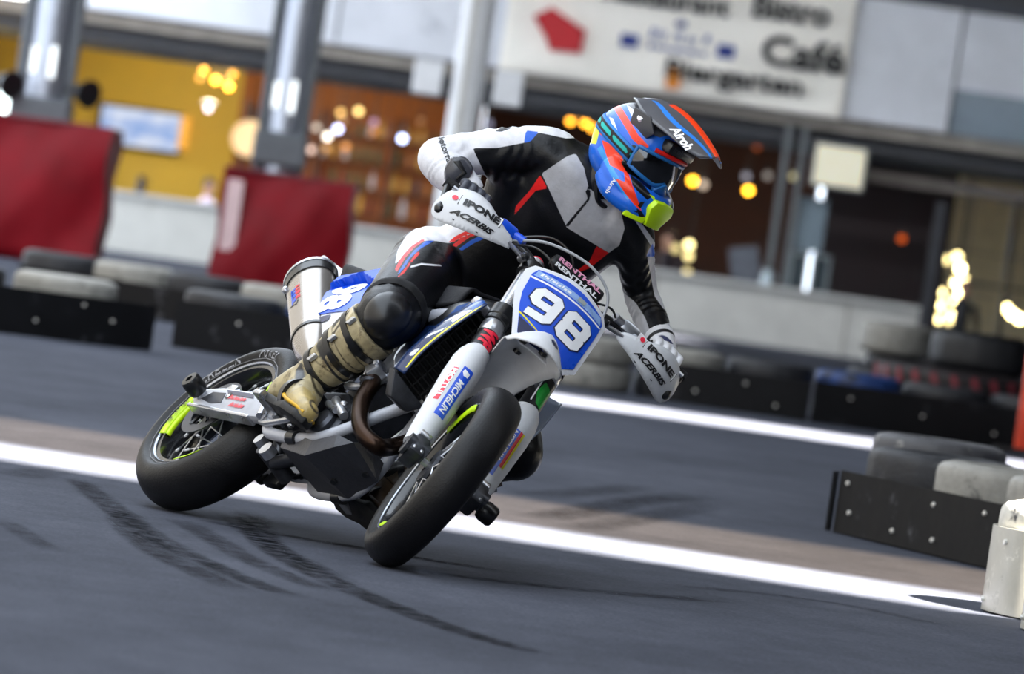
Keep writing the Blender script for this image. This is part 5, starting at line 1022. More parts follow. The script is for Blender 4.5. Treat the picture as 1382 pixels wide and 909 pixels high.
# hand guards
GO0 = [(.195, 1.035), (.205, 1.065), (.25, 1.078), (.29, 1.095), (.33, 1.112), (.375, 1.118), (.42, 1.105), (.445, 1.075), (.456, 1.03), (.448, .995), (.425, .978), (.38, .982), (.33, .992), (.27, 1.010)]
GO = [(0.322+(a-0.325)*0.93, 1.040+(b-1.045)*0.92) for a, b in GO0]
for s in (-1, 1):
    hg = empty('hand_guard', (0, 0, 0), bike)
    def bendg(P, s=s):
        P = np.asarray(P, float).copy(); y = np.abs(P[:, 1]); z = P[:, 2]; P[:, 0] = 1.115 - 1.9*np.maximum(y-0.30, 0)**2*2.2 - 1.0*np.maximum(0.26-y, 0)**2*3 - 4.0*(z-1.045)**2 + (P[:, 0]-1.115); return P
    def both(P, s=s): return st(bendg(P))
    poly = [(s*a, b-1.045) for a, b in GO]; Pp = np.array(poly); Pp = Pp if area2(Pp) > 0 else Pp[::-1]
    Ps = spline(np.vstack([Pp, Pp[:1]]), 4)[:-1]
    bm = bmesh.new(); bm.faces.new([bm.verts.new((p[0], p[1], 0)) for p in Ps]); bmesh.ops.triangulate(bm, faces=bm.faces[:])
    for _ in range(4):
        es = [e for e in bm.edges if e.calc_length() > 0.016]
        if es: bmesh.ops.subdivide_edges(bm, edges=es, cuts=1); bmesh.ops.triangulate(bm, faces=bm.faces[:])
    bm.verts.index_update(); V = np.array([v.co[:2] for v in bm.verts]); F = [[v.index for v in f.verts] for f in bm.faces]; bm.free()
    o = decal('shield', V, F, (1.115, 0, 1.045), Yl, Zl, M_gwht, hg, lift=0.0, fn=both); o.data.shade_smooth(); sd = o.modifiers.new('t', 'SOLIDIFY'); sd.thickness = 0.005; sd.offset = -1
    sl_ = -0.115 if s < 0 else 0.115
    ang = 0.10 if s < 0 else -0.10
    e1 = np.array([0, math.cos(ang), math.sin(ang)]); e2 = np.array([0, -math.sin(ang), math.cos(ang)])
    cy0 = s*0.335; 
    def put(txt, dy, dz, w, h, material, bold=0.03, shear=0.0, lift=0.002, e1=e1, e2=e2, cy0=cy0, hg=hg):
        word('lettering', txt, np.array([1.115, cy0, 1.048]) + e1*dy + e2*dz, e1, e2, w, h, material, hg, bold=bold, shear=shear, cuts=2, lift=lift, fn=both)
    V2, F2, _ = (np.array([(-.086, .010), (.072, .010), (.072, .036), (-.086, .036)]), [(0, 1, 2, 3)], 0)
    patch('sticker_edge', [(-.060, .002), (.075, .002), (.075, .034), (-.060, .034)], np.array([1.115, cy0, 1.048]), e1, e2, M_bkv, hg, lift=0.0014, fn=both); patch('sticker', [(-.090, .004), (.073, .004), (.073, .032), (-.090, .032)], np.array([1.115, cy0, 1.048]), e1, e2, M_whv, hg, lift=0.0018, fn=both)
    put('IPONE', 0.010, 0.018, 0.115, 0.022, M_bkv, 0.05, 0, 0.0026); put('ACERBIS', 0.0, -0.022, 0.135, 0.018, M_bkv, 0.045, 0.35, 0.0024)
    tt_ = np.linspace(0, 2*math.pi, 14, endpoint=False); patch('red_dot', [(0.008*math.cos(a), 0.008*math.sin(a)) for a in tt_], np.array([1.115, cy0, 1.048]) + e1*(-0.073) + e2*0.018, e1, e2, M_redv, hg, lift=0.0028, fn=both)
    patch('slot_groove', [(-.05, -.046), (.03, -.046), (.03, -.043), (-.05, -.043)], np.array([1.115, cy0, 1.048]), e1, e2, M_dalu, hg, lift=0.002, fn=both)
    m = MB(); m.tube(spline([(1.10, s*0.215, 1.045), (1.10, s*0.185, 1.043), (1.085, s*0.155, 1.043)]), 0.011, 10, flat=0.6); m.tube([(1.06, s*0.15, 1.045), (1.10, s*0.15, 1.045)], 0.013, 12); m.xf(st).build('mount_arm', M_alu, hg)
    m = MB(); m.lathe([(0.001, 0.03), (0.008, 0.028), (0.012, 0.022), (0.012, -0.01)], (1.085, s*0.15, 1.045), Xl, 12); m.xf(st).build('mount_bolt', M_blkm, hg)
    m = MB(); m.lathe([(0.001, 0.008), (0.010, 0.006), (0.016, 0.0), (0.017, -0.012), (0.010, -0.03)], (1.045, s*0.425, 1.012), (1, s*0.5, 0), 14); m.tube([(1.04, s*0.425, 1.02), (0.967, s*0.44, 1.107)], 0.010, 10); m.xf(st).build('end_mount', M_blkm, hg)
    MB().lathe([(0.001, 0.003), (0.004, 0.002), (0.005, -0.002)], (1.10, s*0.225, 1.030), Xl, 10).xf(st).build('shield_screw', M_dalu, hg)
# ------------------------------------------------------------------ the rider
RL = b2w((0.45, 0, 0.90)); person = empty('person', RL)
tag(person, 'motorcycle racer in black and white leathers and colourful helmet leaning off the motorcycle', 'person')
def pmesh(name, me, material, parent=person, smooth=True):
    o = link(name, me, material, parent, smooth); o.location = (0, 0, 0)
    if parent is person: o.location = -Vector(RL)
    return o
def pb(mb, name, material, parent=person, **k):
    o = mb.build(name, material, parent, **k)
    if parent is person: o.location = -Vector(RL)
    return o
def H(s, dx, dy, dz): return b2w(np.array([0.972, s*0.372, 1.107]) + np.array([dx, s*dy, dz]), True)
J = {}
J['hipR'], J['hipL'] = b2w((0.44, -0.10, 0.99)), b2w((0.44, 0.10, 0.99))
J['knR'], J['anR'] = b2w((0.798, -0.216, 0.656)), b2w((0.62, -0.175, 0.40))
J['knL'], J['anL'] = b2w((0.74, 0.385, 0.745)), b2w((0.60, 0.22, 0.40))
J['shR'], J['elR'], J['wrR'] = at(736, 205, 17.42), at(592, 214, 17.42), H(-1, -0.070, 0.0, 0.045)
J['shL'], J['elL'], J['wrL'] = at(852, 316, 17.43), at(865, 398, 17.57), H(1, -0.072, 0.0, 0.040)
hipc = (J['hipR']+J['hipL'])/2; shc = (J['shR']+J['shL'])/2
latH, latS = nrm(J['hipL']-J['hipR']), nrm(J['shL']-J['shR'])
body = MB()
# torso as elliptical sections along the spine
sec = [(at(590, 392, 17.78), latH, 0.12, 0.10), (hipc, latH, 0.168, 0.128), (at(667, 346, 17.63), latH*.6+latS*.4, 0.158, 0.122), (at(724, 318, 17.56), latH*.3+latS*.7, 0.168, 0.122), (at(770, 279, 17.48), latS, 0.194, 0.126), (at(788, 252, 17.43), latS, 0.190, 0.105), (at(806, 238, 17.41), latS, 0.135, 0.085), (at(817, 230, 17.40), latS, 0.075, 0.075)]
C = np.array([q[0] for q in sec]); Lt = np.array([nrm(q[1]) for q in sec]); Aa = [q[2] for q in sec]; Bb = [q[3] for q in sec]
t0 = np.linspace(0, 1, len(sec)); tt2 = np.linspace(0, 1, 40); Cs = spline(C, 6); Cs = np.array([np.interp(tt2, np.linspace(0, 1, len(Cs)), Cs[:, k]) for k in range(3)]).T
rr = []
for i, t in enumerate(tt2):
    d = nrm(np.gradient(Cs, axis=0)[i]); l = np.array([np.interp(t, t0, Lt[:, k]) for k in range(3)]); l = nrm(l - d*(l @ d)); n = np.cross(l, d)
    a, b = np.interp(t, t0, Aa), np.interp(t, t0, Bb); th = np.linspace(0, 2*math.pi, 36, endpoint=False)
    ce, se = np.sign(np.cos(th))*np.abs(np.cos(th))**0.85, np.sign(np.sin(th))*np.abs(np.sin(th))**0.85
    rr.append(Cs[i] + np.outer(ce*a, l) + np.outer(se*b, n))
body.rings(rr)
body.ball(hipc + np.array([-0.02, 0.07, -0.02]), 0.135, 18, 12)
def limb(pts, rad, n=20): body.tube(spline(pts, 8), rad, n); [body.ball(p, r*0.98, 16, 10) for p, r in zip((pts[0], pts[-1]), (rad[0], rad[-1]))]
limb([shc*0.35+J['shR']*0.65, J['shR'], (J['shR']*0.5+J['elR']*0.5)+np.array([0, 0, 0.012]), J['elR']], [0.085, 0.080, 0.070, 0.065, 0.063])
limb([J['elR'], (J['elR']+J['wrR'])/2+np.array([-0.012, 0, 0.004]), J['wrR']], [0.065, 0.064, 0.056, 0.044])
limb([shc*0.35+J['shL']*0.65, J['shL'], (J['shL']+J['elL'])/2, J['elL']], [0.085, 0.074, 0.060, 0.053, 0.050])
limb([J['elL'], (J['elL']+J['wrL'])/2, J['wrL']], [0.052, 0.050, 0.046, 0.038])
for s in 'RL':
    h, k, a = J['hip'+s], J['kn'+s], J['an'+s]
    limb([h, (h+k)/2 + np.array([0.006, -0.016, -0.002]), k], [0.122, 0.120, 0.114, 0.104, 0.090])
    limb([k, k*0.55+a*0.45, a], [0.084, 0.074, 0.064, 0.050])
body.tube(spline([J['shR']*0.52+J['elR']*0.48+np.array([0, 0.01, -0.012]), at(690, 238, 17.47), at(682, 290, 17.54), at(668, 330, 17.60)], 6), [0.048, 0.075, 0.09, 0.10], 18)
body.tube(spline([J['shL']*0.6+J['elL']*0.4, at(822, 322, 17.47), at(772, 345, 17.52), at(710, 350, 17.58)], 6), [0.045, 0.075, 0.09, 0.10], 18)
me = remesh(body, 0.0075, 6, 0.5)
X = verts(me); Nn = vnormals(me)
bones = [('torso', hipc, shc), ('uaR', J['shR'], J['elR']), ('faR', J['elR'], J['wrR']), ('uaL', J['shL'], J['elL']), ('faL', J['elL'], J['wrL']), ('thR', J['hipR'], J['knR']), ('shR', J['knR'], J['anR']), ('thL', J['hipL'], J['knL']), ('shL', J['knL'], J['anL'])]
wt = {'torso': 0.16, 'uaR': 0.062, 'faR': 0.05, 'uaL': 0.058, 'faL': 0.046, 'thR': 0.09, 'shR': 0.06, 'thL': 0.09, 'shL': 0.06}
D = []; TT = []
for nm, a, b in bones:
    e = b-a; t = np.clip((X-a) @ e/(e @ e), 0, 1); D.append(np.linalg.norm(X-a-np.outer(t, e), axis=1)/wt[nm]); TT.append(t)
seg = np.argmin(np.array(D), 0); SEG = {nm: i for i, (nm, _, _) in enumerate(bones)}
# creases: leather gathers across the limbs near the joints, soft drapes on the trunk
cr = np.zeros(len(X))
for nm, freq, amp, lo, hi in (('uaR', 41, 0.0020, 0.0, 0.95), ('faR', 37, 0.0020, 0.0, 0.6), ('uaL', 33, 0.0016, 0.1, 1.0), ('faL', 52, 0.0022, 0.0, 0.7), ('thR', 24, 0.0022, 0.0, 0.4), ('thL', 24, 0.002, 0.0, 0.4)):
    i = SEG[nm]; m_ = seg == i; t = TT[i]; w_ = np.clip((t-lo)*6, 0, 1)*np.clip((hi-t)*5, 0, 1)
    cr += m_*w_*amp*np.sin(t*freq + 4*np.sin(X[:, 2]*37 + X[:, 1]*29) + 3*np.sin(X[:, 0]*31 + X[:, 1]*22))
mt = seg == 0; cr += mt*0.004*np.sin(X[:, 0]*38 + X[:, 2]*26 + 2.0*np.sin(X[:, 0]*11 - X[:, 2]*19))*0.6
X = X + Nn*cr[:, None]; me.vertices.foreach_set('co', X.astype(np.float32).ravel()); me.update()
XZ = X[:, [0, 2]]
def zone(polys, Y, segs=None, front=None):
    """field of a set of panels drawn on the suit pattern; restricted to some body segments"""
    d = np.full(len(X), -1.0)
    for p in polys:
        d = np.maximum(d, sdf([at(a, b, Y)[[0, 2]] for a, b in p], XZ))
    if segs is not None: d = np.where(np.isin(seg, [SEG[q] for q in segs]), d, -0.05)
    if front is not None: d = np.minimum(d, (front - Nn[:, 1])*0.03)
    return d
arm = ('uaR', 'faR', 'torso')
Z = {}
Z['grey'] = np.maximum(zone([[(731, 234), (765, 211), (777, 207), (788, 226), (794, 252), (812, 270), (826, 262), (838, 285), (843, 308), (836, 331), (822, 341), (765, 307)]], 17.35, ('torso', 'uaL', 'uaR'), 0.15),
                       zone([[(841, 394), (858, 408), (871, 429), (879, 454), (877, 464), (857, 447), (846, 431), (836, 406)]], 17.45, ('faL', 'uaL')))
Z['white'] = np.maximum.reduce([zone([[(540, 130), (800, 130), (790, 185), (764, 187), (727, 179), (707, 193), (670, 200), (638, 200), (645, 215), (657, 240), (640, 280), (540, 280)]], 17.40, arm),
    zone([[(873, 346), (882, 340), (900, 340), (915, 434), (908, 424), (895, 416), (884, 400)]], 17.48, ('uaL', 'faL')), zone([[(894, 438), (930, 430), (940, 475), (897, 466)]], 17.38, ('faL',)), zone([[(850, 290), (862, 296), (884, 326), (900, 340), (880, 333), (858, 299)]], 17.36, ('uaL', 'torso')),
    zone([[(536, 356), (538, 338), (548, 318), (567, 304), (603, 285), (645, 300), (640, 314), (606, 328), (589, 325), (570, 325), (553, 337), (541, 351)]], 17.62, ('thR', 'torso'))])
Z['blue'] = np.maximum.reduce([zone([[(707, 193), (710, 176), (727, 178), (716, 191)]], 17.38, arm), zone([[(872, 346), (876, 336), (881, 328), (885, 346)]], 17.42, ('uaL', 'torso')),
    zone([[(541, 366), (550, 351), (560, 338), (575, 325), (588, 324), (569, 335), (556, 347), (548, 361), (537, 373)], [(619, 336), (634, 325), (650, 317), (660, 319), (640, 328), (624, 338)]], 17.58, ('thR', 'torso'))])
Z['red'] = np.maximum.reduce([zone([[(729, 236), (739, 254), (723, 257), (694, 290), (696, 278), (714, 258)]], 17.36, ('torso', 'uaR'), 0.2), zone([[(805, 332), (822, 341), (796, 362), (772, 371), (796, 352)]], 17.36, ('torso', 'uaL'), 0.2),
    zone([[(536, 362), (544, 346), (556, 332), (571, 322), (574, 324), (560, 334), (549, 347), (538, 367)], [(536, 377), (548, 363), (557, 350), (566, 337), (568, 342), (558, 353), (549, 367)], [(605, 327), (614, 319), (630, 311), (645, 312), (628, 317), (613, 326)], [(610, 331), (622, 322), (640, 314), (652, 314), (634, 320), (616, 333)]], 17.58, ('thR', 'torso'))])
Z['seam'] = np.maximum.reduce([zone([[(763, 304), (793, 268), (790, 258), (795, 252), (797, 262), (796, 269), (766, 307)], [(792, 250), (803, 252), (803, 255), (794, 254)]], 17.35, ('torso', 'uaL', 'uaR')), zone([[(668, 177), (678, 170), (692, 166), (690, 173), (676, 178)]], 17.38, arm)])
Z['pipe'] = zone([[(556, 358), (570, 354.5), (596, 357), (597, 359), (570, 357), (556, 361)]], 17.50, ('thR',))
for k, v in Z.items(): attr(me, 'z_'+k, v)
M_suit = mat('race_leather', '0d0e12', 0.40, vary=0.16, scale=18, bump=0.10, bscale=140, coat=0.04, spec=0.32, layers=[('z_grey', 'b4b4b8'), ('z_white', 'dcdce2'), ('z_blue', '1a5fd0'), ('z_red', 'e81c1c'), ('z_seam', '0c0d11'), ('z_pipe', 'e8e8ec')], edge=0.0009)
pmesh('leather_suit', me, M_suit)
suit_me = me.copy(); 
M_gls = mat('gloss_black_armour', '0d0d11', 0.38, vary=0.2, coat=0.1, scale=14)
# sleeve lettering and forearm armour
def wrapw(txt, px, py, Y, dxy, w, h, material, bold=0.03, shear=0.0):
    o_ = at(px, py, Y-0.2); e1 = nrm([dxy[0], 0, dxy[1]]); e2 = np.cross(np.array([0, -1.0, 0]), e1)
    V, F, asp = glyphs(txt, bold, shear, 2); V = V*np.array([w/asp, h]); P = o_ + np.outer(V[:, 0], e1) + np.outer(V[:, 1], e2)
    bv = BVHTree.FromPolygons([tuple(v.co) for v in suit_me.vertices], [tuple(p.vertices) for p in suit_me.polygons])
    for i in range(len(P)):
        h_, _, _, _ = bv.ray_cast(Vector(P[i]), Vector((0, 1, 0)), 1.0)
        if h_ is None: h_ = bv.find_nearest(Vector((P[i][0], Y, P[i][2])))[0]
        P[i] = np.array(h_) + np.array([0, -0.0022, 0])
    m2 = bpy.data.meshes.new('lettering'); m2.from_pydata([tuple(p) for p in P], [], F); pmesh('sleeve_lettering', m2, material, smooth=False)
wrapw('Motorrad', 600, 200, 17.36, (0.48, -0.88), 0.105, 0.020, M_bkv)
kd = nrm(nrm(J['knR']-J['hipR']) + nrm(J['knR']-J['anR'])); 
m = MB(); fx, fy, fz = frame(kd, nrm(J['knR']-J['anR'])); R_ = np.stack([fx, fy, fz], 1)
m.ball(J['knR'] + kd*0.030 + nrm([-0.3, -0.8, 0.2])*0.014, (0.068, 0.078, 0.064), 20, 14, R=R_); pb(m, 'knee_slider', M_gls)
m = MB(); e_ = nrm(J['hipR']-J['knR']); m.tube([J['knR']+e_*0.050+kd*0.012, J['knR']+e_*0.062+kd*0.012, J['knR']+e_*0.076+kd*0.010, J['knR']+e_*0.088+kd*0.006], [0.092, 0.099, 0.099, 0.094], 40); m.xf(lambda P: P + (np.sin(np.arange(len(P))*1.9)*0.0035)[:, None]*nrm([0, -1, .3])); pb(m, 'knee_gaiter', mat('black_elastic', '0b0b0e', 0.8, vary=0.2), person)
kd2 = nrm(nrm(J['knL']-J['hipL']) + nrm(J['knL']-J['anL'])); m = MB(); fx, fy, fz = frame(kd2); m.ball(J['knL']+kd2*0.028, (0.062, 0.07, 0.05), 18, 12, R=np.stack([fx, fy, fz], 1)); pb(m, 'knee_slider', M_gls)
ao_ = at(619, 230, 17.285); m = MB(); m.prism([tuple((at(a, b, 17.285)-ao_)[[0, 2]]) for a, b in ((599, 226), (611, 209), (629, 211), (640, 226), (635, 241), (614, 252), (600, 248))], ao_, (1, 0, 0), (0, 0, 1), 0.05, bev=0.014); pb(m, 'forearm_armour', mat('grey_armour', '45464e', 0.3, vary=0.2, coat=0.3)); ao2 = ao_ - np.array([0, 0.027, 0]); m = MB(); m.prism([(-0.02, 0.024), (0.0, 0.03), (0.025, -0.005), (0.0, -0.03), (-0.006, -0.026), (0.012, -0.003)], ao2, (1, 0, 0), (0, 0, 1), 0.006, bev=0.002); pb(m, 'armour_ridge', M_gls)
# collar
m = MB(); hc = at(862, 212, 17.33); nk = at(818, 240, 17.40); m.tube([nk - (hc-nk)*0.30, nk+(hc-nk)*0.30], [0.092, 0.080], 24); pb(m, 'collar', mat('collar_leather', '101014', 0.35, vary=0.2, coat=0.3))
m = MB(); m.tube([nk, hc], 0.055, 20); pb(m, 'neck', mat('neck_balaclava', '191414', 0.7))

# ---- gloves
M_glw = mat('glove_leather', 'e6e6ea', 0.45, vary=0.08, scale=30, bump=0.1, bscale=150, layers=[('dark', '14151c'), ('blue', '28305a')], edge=0.001)
for s in (-1, 1):
    g = MB(); wr = H(s, -0.072, 0.0, 0.043)
    ys = (-0.048, -0.022, 0.004, 0.029); Ls = (0.93, 1.0, 0.97, 0.86)
    mcp = [H(s, -0.004, y, 0.038*L_) for y, L_ in zip(ys, Ls)]
    for k, (y, L_) in enumerate(zip(ys, Ls)):
        g.tube(spline([wr*0.8+mcp[k]*0.2, mcp[k]], 5), [0.021, 0.0165], 12); g.ball(mcp[k], 0.0165, 12, 8)
        ch_ = [mcp[k], H(s, 0.034*L_, y, 0.022), H(s, 0.040*L_, y, -0.008), H(s, 0.020*L_, y, -0.027), H(s, -0.004, y, -0.026)]
        g.tube(spline(ch_, 6), [0.0125, 0.0118, 0.011, 0.0102, 0.009], 12); g.ball(ch_[-1], 0.009, 10, 8)
    g.tube(spline([wr, H(s, -0.045, -0.045, 0.012), H(s, -0.012, -0.062, -0.012), H(s, 0.016, -0.058, -0.022), H(s, 0.030, -0.048, -0.016)], 6), [0.022, 0.018, 0.0135, 0.0125, 0.011], 12); g.ball(H(s, 0.030, -0.048, -0.016), 0.011, 10, 8)
    ew = J['elR'] if s < 0 else J['elL']; g.tube([wr, wr + nrm(ew-wr)*0.045, wr + nrm(ew-wr)*0.075], [0.036, 0.043, 0.047], 22)
    gm = remesh(g, 0.0035, 3, 0.4); Xg = verts(gm)
    # dark backs of the fingers and cuff band
    dd = np.full(len(Xg), -1.0)
    for k in range(4):
        for q0, q1, r_ in ((mcp[k]*0.45+wr*0.55, mcp[k]*0.75+wr*0.25, 0.011),):
            e = q1-q0; t = np.clip((Xg-q0) @ e/(e @ e), 0, 1); dd = np.maximum(dd, r_+0.008-np.linalg.norm(Xg-q0-np.outer(t, e), axis=1))
    attr(gm, 'dark', np.maximum(dd + (0.006 if s < 0 else 0), 0.006-np.abs((Xg-wr) @ nrm(ew-wr)-0.05))); attr(gm, 'blue', np.full(len(Xg), -1.0) if s < 0 else 0.012-np.abs((Xg-wr) @ nrm(mcp[1]-wr)-0.03))
    gl = pmesh('glove', gm, M_glw if s > 0 else mat('glove_leather_dark', '3d404b', 0.5, vary=0.15, scale=30, bump=0.1, bscale=150, layers=[('dark', '14151c')], edge=0.001))
    kn = MB(); [kn.ball(mcp[k] + nrm(mcp[k]-H(s, -0.03, ys[k], -0.02))*0.005, 0.0115, 12, 8) for k in range(4)]
    o = kn.build('knuckle_guard', mat('glove_knuckle', '9c988e', 0.3, coat=0.3, vary=0.1), gl)

# ---- boots
M_boot = mat('tan_boot_plastic', 'b5a684', 0.42, vary=0.25, scale=22, dirt=('6e5f44', 0.62, 26), coat=0.1, bump=0.08, bscale=80)
M_sole = mat('boot_sole', '121214', 0.6, vary=0.2); M_byel = mat('yellow_boot_trim', 'd8a818', 0.5, vary=0.2, scale=30, dirt=('6a5010', 0.6, 30)); M_bgr = mat('grey_boot_panel', 'a8a49c', 0.35, vary=0.2, scale=26, coat=0.1)
M_bbr = mat('brown_boot_plate', '4a3c30', 0.45, vary=0.3, scale=20)
def boot(side, kn_, an_, heel, ball_, toe, sgn, tint):
    """kn_/an_/heel/ball_/toe are given in the motorcycle frame"""
    b = empty('boot', (0, 0, 0), person); b.location = -Vector(RL); kn_, an_, heel, ball_, toe = [np.array(q, float) for q in (kn_, an_, heel, ball_, toe)]
    ax_ = nrm(kn_-an_); fd_ = nrm(toe-heel); up_ = nrm(ax_ - fd_*(ax_ @ fd_)); sd_ = np.cross(up_, fd_)
    m = MB(); L0 = np.linalg.norm(kn_-an_)
    m.tube(spline([an_+ax_*L0*0.86, an_+ax_*L0*0.55+fd_*-0.006, an_+ax_*0.07, an_], 6), [0.090, 0.086, 0.074, 0.063, 0.058], 24)
    m.tube(spline([heel+up_*0.05, an_+up_*-0.01, ball_+up_*0.045, toe+up_*0.030], 6), [0.046, 0.058, 0.055, 0.048, 0.036], 20, flat=0.95, up=up_); m.ball(toe+up_*0.030, 0.036, 12, 8); m.ball(heel+up_*0.05, 0.042, 14, 8)
    bm_ = remesh(m, 0.005, 5, 0.5); bm_.transform(Matrix.Identity(4)); Xb = verts(bm_)
    s_h = (Xb-heel) @ up_; s_f = (Xb-heel) @ fd_; s_s = (Xb-an_) @ sd_*sgn; s_a = (Xb-an_) @ ax_
    Lf = np.linalg.norm(toe-heel)
    attr(bm_, 'grey', np.minimum(np.minimum(s_f-Lf*0.45, Lf*0.66-s_f), s_h-0.02)); attr(bm_, 'brown', np.minimum(np.minimum(s_a-L0*0.28, L0*0.50-s_a), 0.03-np.abs(s_s-0.03)))
    attr(bm_, 'slot', np.maximum(np.minimum(0.010-np.abs(s_a-L0*0.42), 0.022-np.abs(s_s-0.035)), 0.004-np.abs(s_a-L0*0.32-0.1*s_s), np.minimum(0.007-np.abs(s_a-L0*0.60), 0.030-np.abs(s_s+0.02))))
    th_ = np.arctan2(s_s, (Xb-an_) @ fd_); A_ = s_a/L0
    groove = np.maximum.reduce([0.0022-np.abs(s_a-L0*(q_+0.05*np.sin(th_*2+q_*9))) for q_ in (0.08, 0.27, 0.54, 0.63, 0.82)] + [np.minimum(0.0022-np.abs(th_-0.5-0.3*A_)*0.07, np.minimum(A_-0.3, 0.8-A_)*0.1), np.minimum(0.0022-np.abs(th_-1.5+0.2*A_)*0.07, np.minimum(A_-0.1, 0.9-A_)*0.1)])
    attr(bm_, 'groove', groove)
    ins = np.maximum.reduce([np.minimum(0.10-np.abs(A_-0.66), 0.16-np.abs(th_-0.95))*0.08, np.minimum(0.06-np.abs(A_-0.66), 0.13-np.abs(th_-0.10))*0.08, np.minimum(0.05-np.abs(A_-0.36), 0.30-np.abs(th_-0.75))*0.08, np.minimum(0.045-np.abs(A_-0.05), 0.4-np.abs(th_-0.9))*0.08])
    attr(bm_, 'insert', ins)
    attr(bm_, 'plate', np.minimum(0.20-np.abs(A_-0.66), 0.34-np.abs(th_-0.95))*0.08)
    attr(bm_, 'scuff', np.minimum(s_f-Lf*0.70, 0.09-s_h)*0.6 + 0.006*np.sin(Xb[:, 0]*210)*np.sin(Xb[:, 1]*190))
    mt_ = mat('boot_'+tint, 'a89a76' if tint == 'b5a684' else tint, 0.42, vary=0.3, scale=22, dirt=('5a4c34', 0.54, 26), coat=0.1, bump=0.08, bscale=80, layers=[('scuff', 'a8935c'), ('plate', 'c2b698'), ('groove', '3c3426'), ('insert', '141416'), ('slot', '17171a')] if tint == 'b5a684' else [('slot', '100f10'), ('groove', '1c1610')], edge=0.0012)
    Xw = b2w(Xb); bm_.vertices.foreach_set('co', Xw.astype(np.float32).ravel()); bm_.update()
    link('shell', bm_, mt_, b)
    so = MB(); w0 = 0.048
    outl_ = [(-0.03, -w0*0.8), (0.03, -w0), (Lf*0.45, -w0*0.85), (Lf*0.75, -w0*1.08), (Lf+0.012, -w0*0.75), (Lf+0.034, 0), (Lf+0.012, w0*0.75), (Lf*0.75, w0*1.08), (Lf*0.45, w0*0.85), (0.03, w0), (-0.03, w0*0.8), (-0.045, 0)]
    so.prism(outl_, heel + up_*0.006, fd_, sd_, 0.026, bev=0.006); so.xf(b2w); so.build('sole', M_sole, b, angle=30)
    for h, off, wd, material, nm in ((L0*0.72, 0.091, 0.020, M_blkm, 'strap'), (L0*0.46, 0.083, 0.018, M_blkm, 'strap'), (L0*0.18, 0.071, 0.020, M_blkm, 'strap')):
        m = MB(); c_ = an_+ax_*h; a1_ = nrm(ax_ + fd_*0.25); m.tube([c_-a1_*wd/2, c_+a1_*wd/2], off, 28); m.xf(b2w); st_o = m.build(nm, material, b)
        m = MB(); q = c_ + fd_*off*0.55 + sd_*sgn*off*0.86; m.box(q, (0.022, 0.012, wd*1.5), R=np.stack([fd_, sd_, ax_], 1), bev=0.003); m.xf(b2w); m.build('buckle', M_alu, b, smooth=False)
    m = MB(); c_ = heel*0.45+toe*0.55+up_*0.05; m.tube([c_-fd_*0.012-up_*0.0, c_+fd_*0.012+up_*0.004], 0.062, 26); m.xf(b2w); m.build('instep_strap', M_blkm, b)
    for q, r_ in () and ((toe*0.8+heel*0.2+up_*0.018-sd_*-sgn*0.040, (0.05, 0.010, 0.018)), (toe*0.62+heel*0.38+up_*0.045+sd_*sgn*0.045, (0.03, 0.010, 0.018))):
        m = MB(); m.ball(q, r_, 12, 8, R=np.stack([fd_, sd_, up_], 1)); m.xf(b2w); m.build('toe_trim', M_byel if tint == 'b5a684' else M_bbr, b)
    for sg in (-1, 1):
        m = MB(); tp = [heel + fd_*Lf*a_ + sd_*sg*w0*b_ + up_*c2_ for a_, b_, c2_ in ((0.42, 0.92, 0.05), (0.55, 0.98, 0.036), (0.75, 1.06, 0.026), (0.95, 0.86, 0.024), (1.10, 0.35, 0.024))]; m.tube(spline(tp, 6), [0.009, 0.007, 0.0055, 0.005, 0.005], 10); m.xf(b2w); m.build('toe_trim', M_byel if tint == 'b5a684' else M_bbr, b)
    m = MB(); q = toe*0.88+heel*0.12+up_*0.066; m.ball(q, (0.012, 0.010, 0.004), 12, 6, R=np.stack([fd_, sd_, up_], 1)); m.xf(b2w); m.build('badge', mat('boot_badge', '8a2a24', 0.4), b)
    if tint != 'b5a684': m = MB(); q = an_+ax_*L0*0.52+sd_*sgn*0.072+fd_*0.028; m.box(q, (0.045, 0.014, 0.10), R=np.stack([fd_, sd_, ax_], 1), bev=0.006); m.xf(b2w); m.build('shin_plate', M_bbr, b)
    return b
boot('R', (0.798, -0.216, 0.656), (0.635, -0.180, 0.41), (0.555, -0.176, 0.298), (0.735, -0.182, 0.272), (0.825, -0.184, 0.258), -1, 'b5a684')
boot('L', (0.74, 0.385, 0.745), (0.60, 0.235, 0.40), (0.525, 0.20, 0.297), (0.70, 0.235, 0.285), (0.775, 0.245, 0.275), 1, '5a4834')

